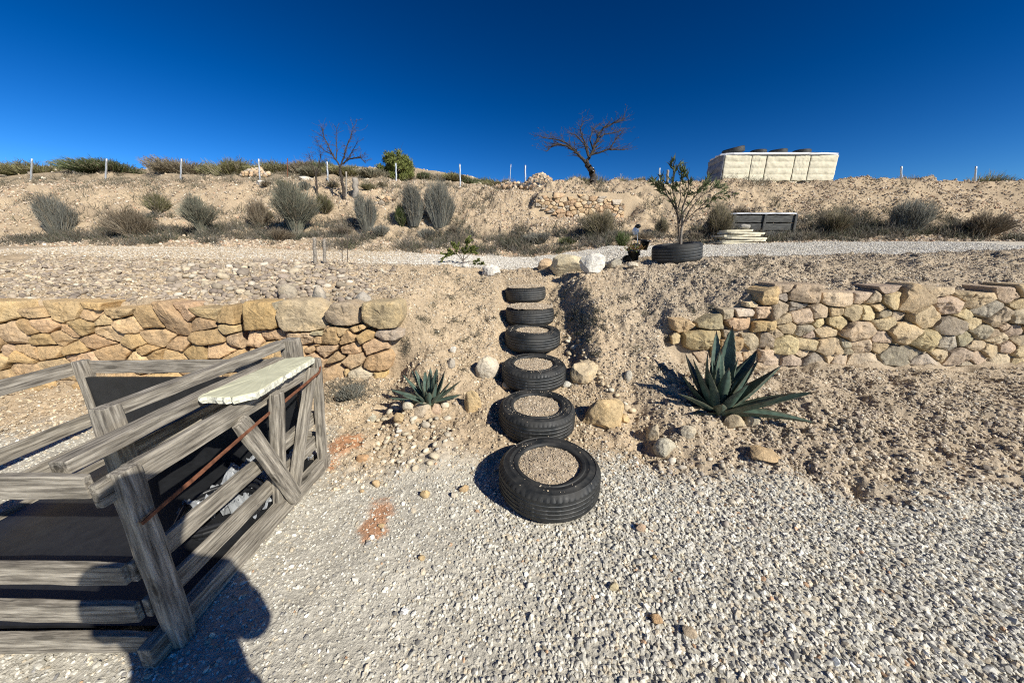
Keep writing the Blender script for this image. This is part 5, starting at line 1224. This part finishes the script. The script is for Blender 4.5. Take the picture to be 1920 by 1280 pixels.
# back (far) side and left side
tb('post', (-1.45, .47, -.02), (-1.45, .47, .80), .07, .05, up=(0, 1, 0)); tb('post', (-1.45, -.62, -.02), (-1.45, -.63, .80), .07, .05, up=(0, 1, 0))
for z in (.045, .215, .385, .75):
    tb('rail', (-1.45, .505, z), (X0-.045, .505, z), .085, .025); tb('rail', (-1.485, -.64, z), (-1.485, .49, z), .085, .025); tb('rail', (-1.45, -.665, z), (X0-.045, -.665, z), .085, .025)
# inner rail and second raised rail behind
tb('rail', (X0-.20, -.62, .79), (X0-.20, .50, .79), .05, .07)
a1 = TP(540, 668, 2.28); tb('rail_post', (a1[0], .72, .30), (a1[0]+.01, .72, .88), .10, .10, up=(0, 1, 0))
tb('raised_rail', (a1[0]-.02, .66, .86), (a1[0]-.10, -.30, .84), .055, .06)
tb('rail', (a1[0]-.02, .66, .66), (a1[0]-.10, -.30, .64), .07, .03)
tb('post', (a1[0]-.10, -.33, -.02), (a1[0]-.10, -.33, .87), .07, .07, up=(0, 1, 0))
# black liner floor
V, F = box_verts(1.40, 1.08, .02); o = mesh_np('black_liner', V, F, M['plasticblack'], ts); o.location = (-.74, -.08, .06)
V, F = box_verts(1.38, .02, .62); o = mesh_np('black_liner_wall', V, F, M['plasticblack'], ts); o.location = (-.76, .46, .38)
# stone top slab
so_ = slab('stone_top', (0, 0, 0), .215, .60, .035, M['slab'], None, None, parent=None, seed=4); bpy.data.objects.remove(so_)
import bmesh as _bm
def slab_poly(name, pts, z0, z1, mats, label, cat):
    n0 = len(pts); P = []
    for i in range(n0):
        a, b = np.array(pts[i]), np.array(pts[(i+1) % n0]); k = max(2, int(np.linalg.norm(b-a)/.018))
        for q in range(k): P.append(a+(b-a)*q/k)
    P = np.array(P); c = P.mean(0); n = len(P); rng = np.random.default_rng(2)
    V = []; J = rng.normal(0, .0035, n)
    for lev, ins, jj in ((z0, 1.0, 1.), (z0+.5*(z1-z0), 1.012, 2.), (z1-.004, 1.0, 1.), (z1, .985, .3)):
        for i in range(n): d = (P[i]-c); d = d*ins + d/np.linalg.norm(d)*J[i]*jj; V.append((*(c+d), lev+rng.normal(0, .0008)))
    V += [(c[0], c[1], z0), (c[0], c[1], z1)]; F = [(r*n+i, r*n+(i+1) % n, (r+1)*n+(i+1) % n, (r+1)*n+i) for r in range(3) for i in range(n)]
    T = [(i, 4*n, (i+1) % n) for i in range(n)]+[(3*n+i, 3*n+(i+1) % n, 4*n+1) for i in range(n)]
    fm = [1]*(2*n)+[0]*n+[0]*(2*n)
    o = mesh_np(name, V, [np.array(F), np.array(T)], None, mats=mats, fm=fm); return tag(o, label, cat)
zz1 = .835
slab_poly('stone_slab', [(-1.262, 2.035), (-1.30, 2.06), (-1.43, 2.02), (-1.47, 1.45), (-1.30, 1.44), (-1.235, 1.50)], .80, zz1, [M['slab'], M['slabedge']], 'pale greenish cut stone slab with a rough broken edge on the timber stand', 'slab')
# things kept inside the stand
def sheet(name, cx, cy, cz, sx, sy, amp, mat, label, seed):
    n = 60; u = np.linspace(-.5, .5, n); U, V_ = np.meshgrid(u, u); U, V_ = U.ravel(), V_.ravel()
    z = amp*(np.abs(fbm(U*6+seed, V_*6, seed, 4))*1.6+.3*fbm(U*20, V_*20, seed+3, 2)); V = np.stack([U*sx, V_*sy, z], -1)
    i = (np.arange(n-1)[:, None]*n+np.arange(n-1)[None]).ravel(); F = np.stack([i, i+1, i+n+1, i+n], -1)
    o = mesh_np(name, V, F, mat, smooth=False); o.location = (cx, cy, cz); return tag(o, label, 'plastic sheet')
m_, t_, b_ = newmat('clear_plastic'); b_.inputs['Base Color'].default_value = (.36, .38, .40, 1); b_.inputs['Roughness'].default_value = .22; b_.inputs['Specular IOR Level'].default_value = .6; b_.inputs['Alpha'].default_value = .75; M['clear'] = m_
sheet('plastic_sheet', -1.60, 1.78, .085, .42, .56, .10, M['clear'], 'crumpled clear plastic sheet lying inside the timber stand', 3)
pv = board('plastic_pipe', (-1.47, 1.72, .14), (-1.40, 2.02, .16), .022, .022, M['pvc'], bev=.009); tag(pv, 'short white plastic pipe lying inside the timber stand', 'pipe')
# black hose coil
def coil(loc, label):
    S = []; prev = None
    for k in range(150):
        a = k*.17; r = .15+.012*math.sin(k*.7)+k*.0003; q = Vector((r*math.cos(a), r*math.sin(a), .02+.022*(k*.17/6.28)+.008*math.sin(a*1.3)))
        if prev is not None: S.append((prev, q))
        prev = q
    V, F = tubes([s[0] for s in S], [s[1] for s in S], [.012]*len(S), [.012]*len(S), 8); o = mesh_np('garden_hose', V, F, M['plasticblack'], smooth=True); o.location = loc; tag(o, label, 'hose')
coil((-1.56, 1.52, .075), 'coiled black hose inside the near end of the timber stand')

# ------------------------------------------------------------------ photographer standing behind the camera (only the shadow is seen)
def skin_mesh(name, pts, edges, mat, parent, sub=2):
    me = bpy.data.meshes.new(name); me.from_pydata([p[:3] for p in pts], edges, []); me.materials.append(mat)
    o = bpy.data.objects.new(name, me); link(o, parent)
    sm = o.modifiers.new('skin', 'SKIN'); 
    for i, p in enumerate(pts): me.skin_vertices[0].data[i].radius = (p[3], p[4] if len(p) > 4 else p[3])
    me.skin_vertices[0].data[0].use_root = True
    ss = o.modifiers.new('sub', 'SUBSURF'); ss.levels = sub; ss.render_levels = sub
    for p in me.polygons: p.use_smooth = True
    return o
pe = empty('person', (-.01, -.17, h(0, -.3))); pe.scale = (1.08, 1.08, 1.08); tag(pe, 'person in dark jacket standing where the shadow at the lower left begins', 'person')
body = [(0, 0, .95, .13, .10), (0, 0, 1.15, .13, .10), (0, 0, 1.36, .16, .10), (0, .01, 1.46, .055), (0, .03, 1.54, .06), (0, .04, 1.62, .085, .10), (0, .03, 1.70, .07, .085),
 (-.19, 0, 1.38, .055), (-.27, .02, 1.12, .042), (-.15, .12, 1.22, .034), (-.12, .14, 1.24, .03),
 (.19, 0, 1.38, .055), (.27, .02, 1.12, .042), (.15, .12, 1.22, .034), (.12, .14, 1.24, .03),
 (-.10, 0, .88, .095), (-.11, .01, .48, .062), (-.12, 0, .08, .045), (-.13, .12, .035, .04, .035),
 (.10, 0, .88, .095), (.11, .01, .48, .062), (.12, 0, .08, .045), (.13, .12, .035, .04, .035)]
be = [(0, 1), (1, 2), (2, 3), (3, 4), (4, 5), (5, 6), (2, 7), (7, 8), (8, 9), (9, 10), (2, 11), (11, 12), (12, 13), (13, 14), (0, 15), (15, 16), (16, 17), (17, 18), (0, 19), (19, 20), (20, 21), (21, 22)]
skin_mesh('body', body, be, M['skin'], pe)
skin_mesh('jacket', [(0, 0, .92, .15, .12), (0, 0, 1.15, .15, .12), (0, 0, 1.37, .18, .12), (-.20, 0, 1.39, .07), (-.275, .02, 1.12, .058), (-.17, .10, 1.215, .046), (.20, 0, 1.39, .07), (.275, .02, 1.12, .058), (.17, .10, 1.215, .046), (0, 0, 1.44, .07)], [(0, 1), (1, 2), (2, 3), (3, 4), (4, 5), (2, 6), (6, 7), (7, 8), (2, 9)], M['jacket'], pe)
skin_mesh('trousers', [(0, 0, .95, .14, .115), (-.10, 0, .86, .105), (-.11, .01, .48, .075), (-.12, 0, .10, .062), (.10, 0, .86, .105), (.11, .01, .48, .075), (.12, 0, .10, .062)], [(0, 1), (1, 2), (2, 3), (0, 4), (4, 5), (5, 6)], M['denim'], pe)
V, F = ICO[3]; Vh = V*np.array([.093, .112, .10])*(1+.05*n3(V*4, 3))[:, None]; Vh[:, 2] = np.maximum(Vh[:, 2], -.02); o = mesh_np('hair', Vh, F, M['hair'], pe, smooth=True); o.location = (0, .02, 1.68)
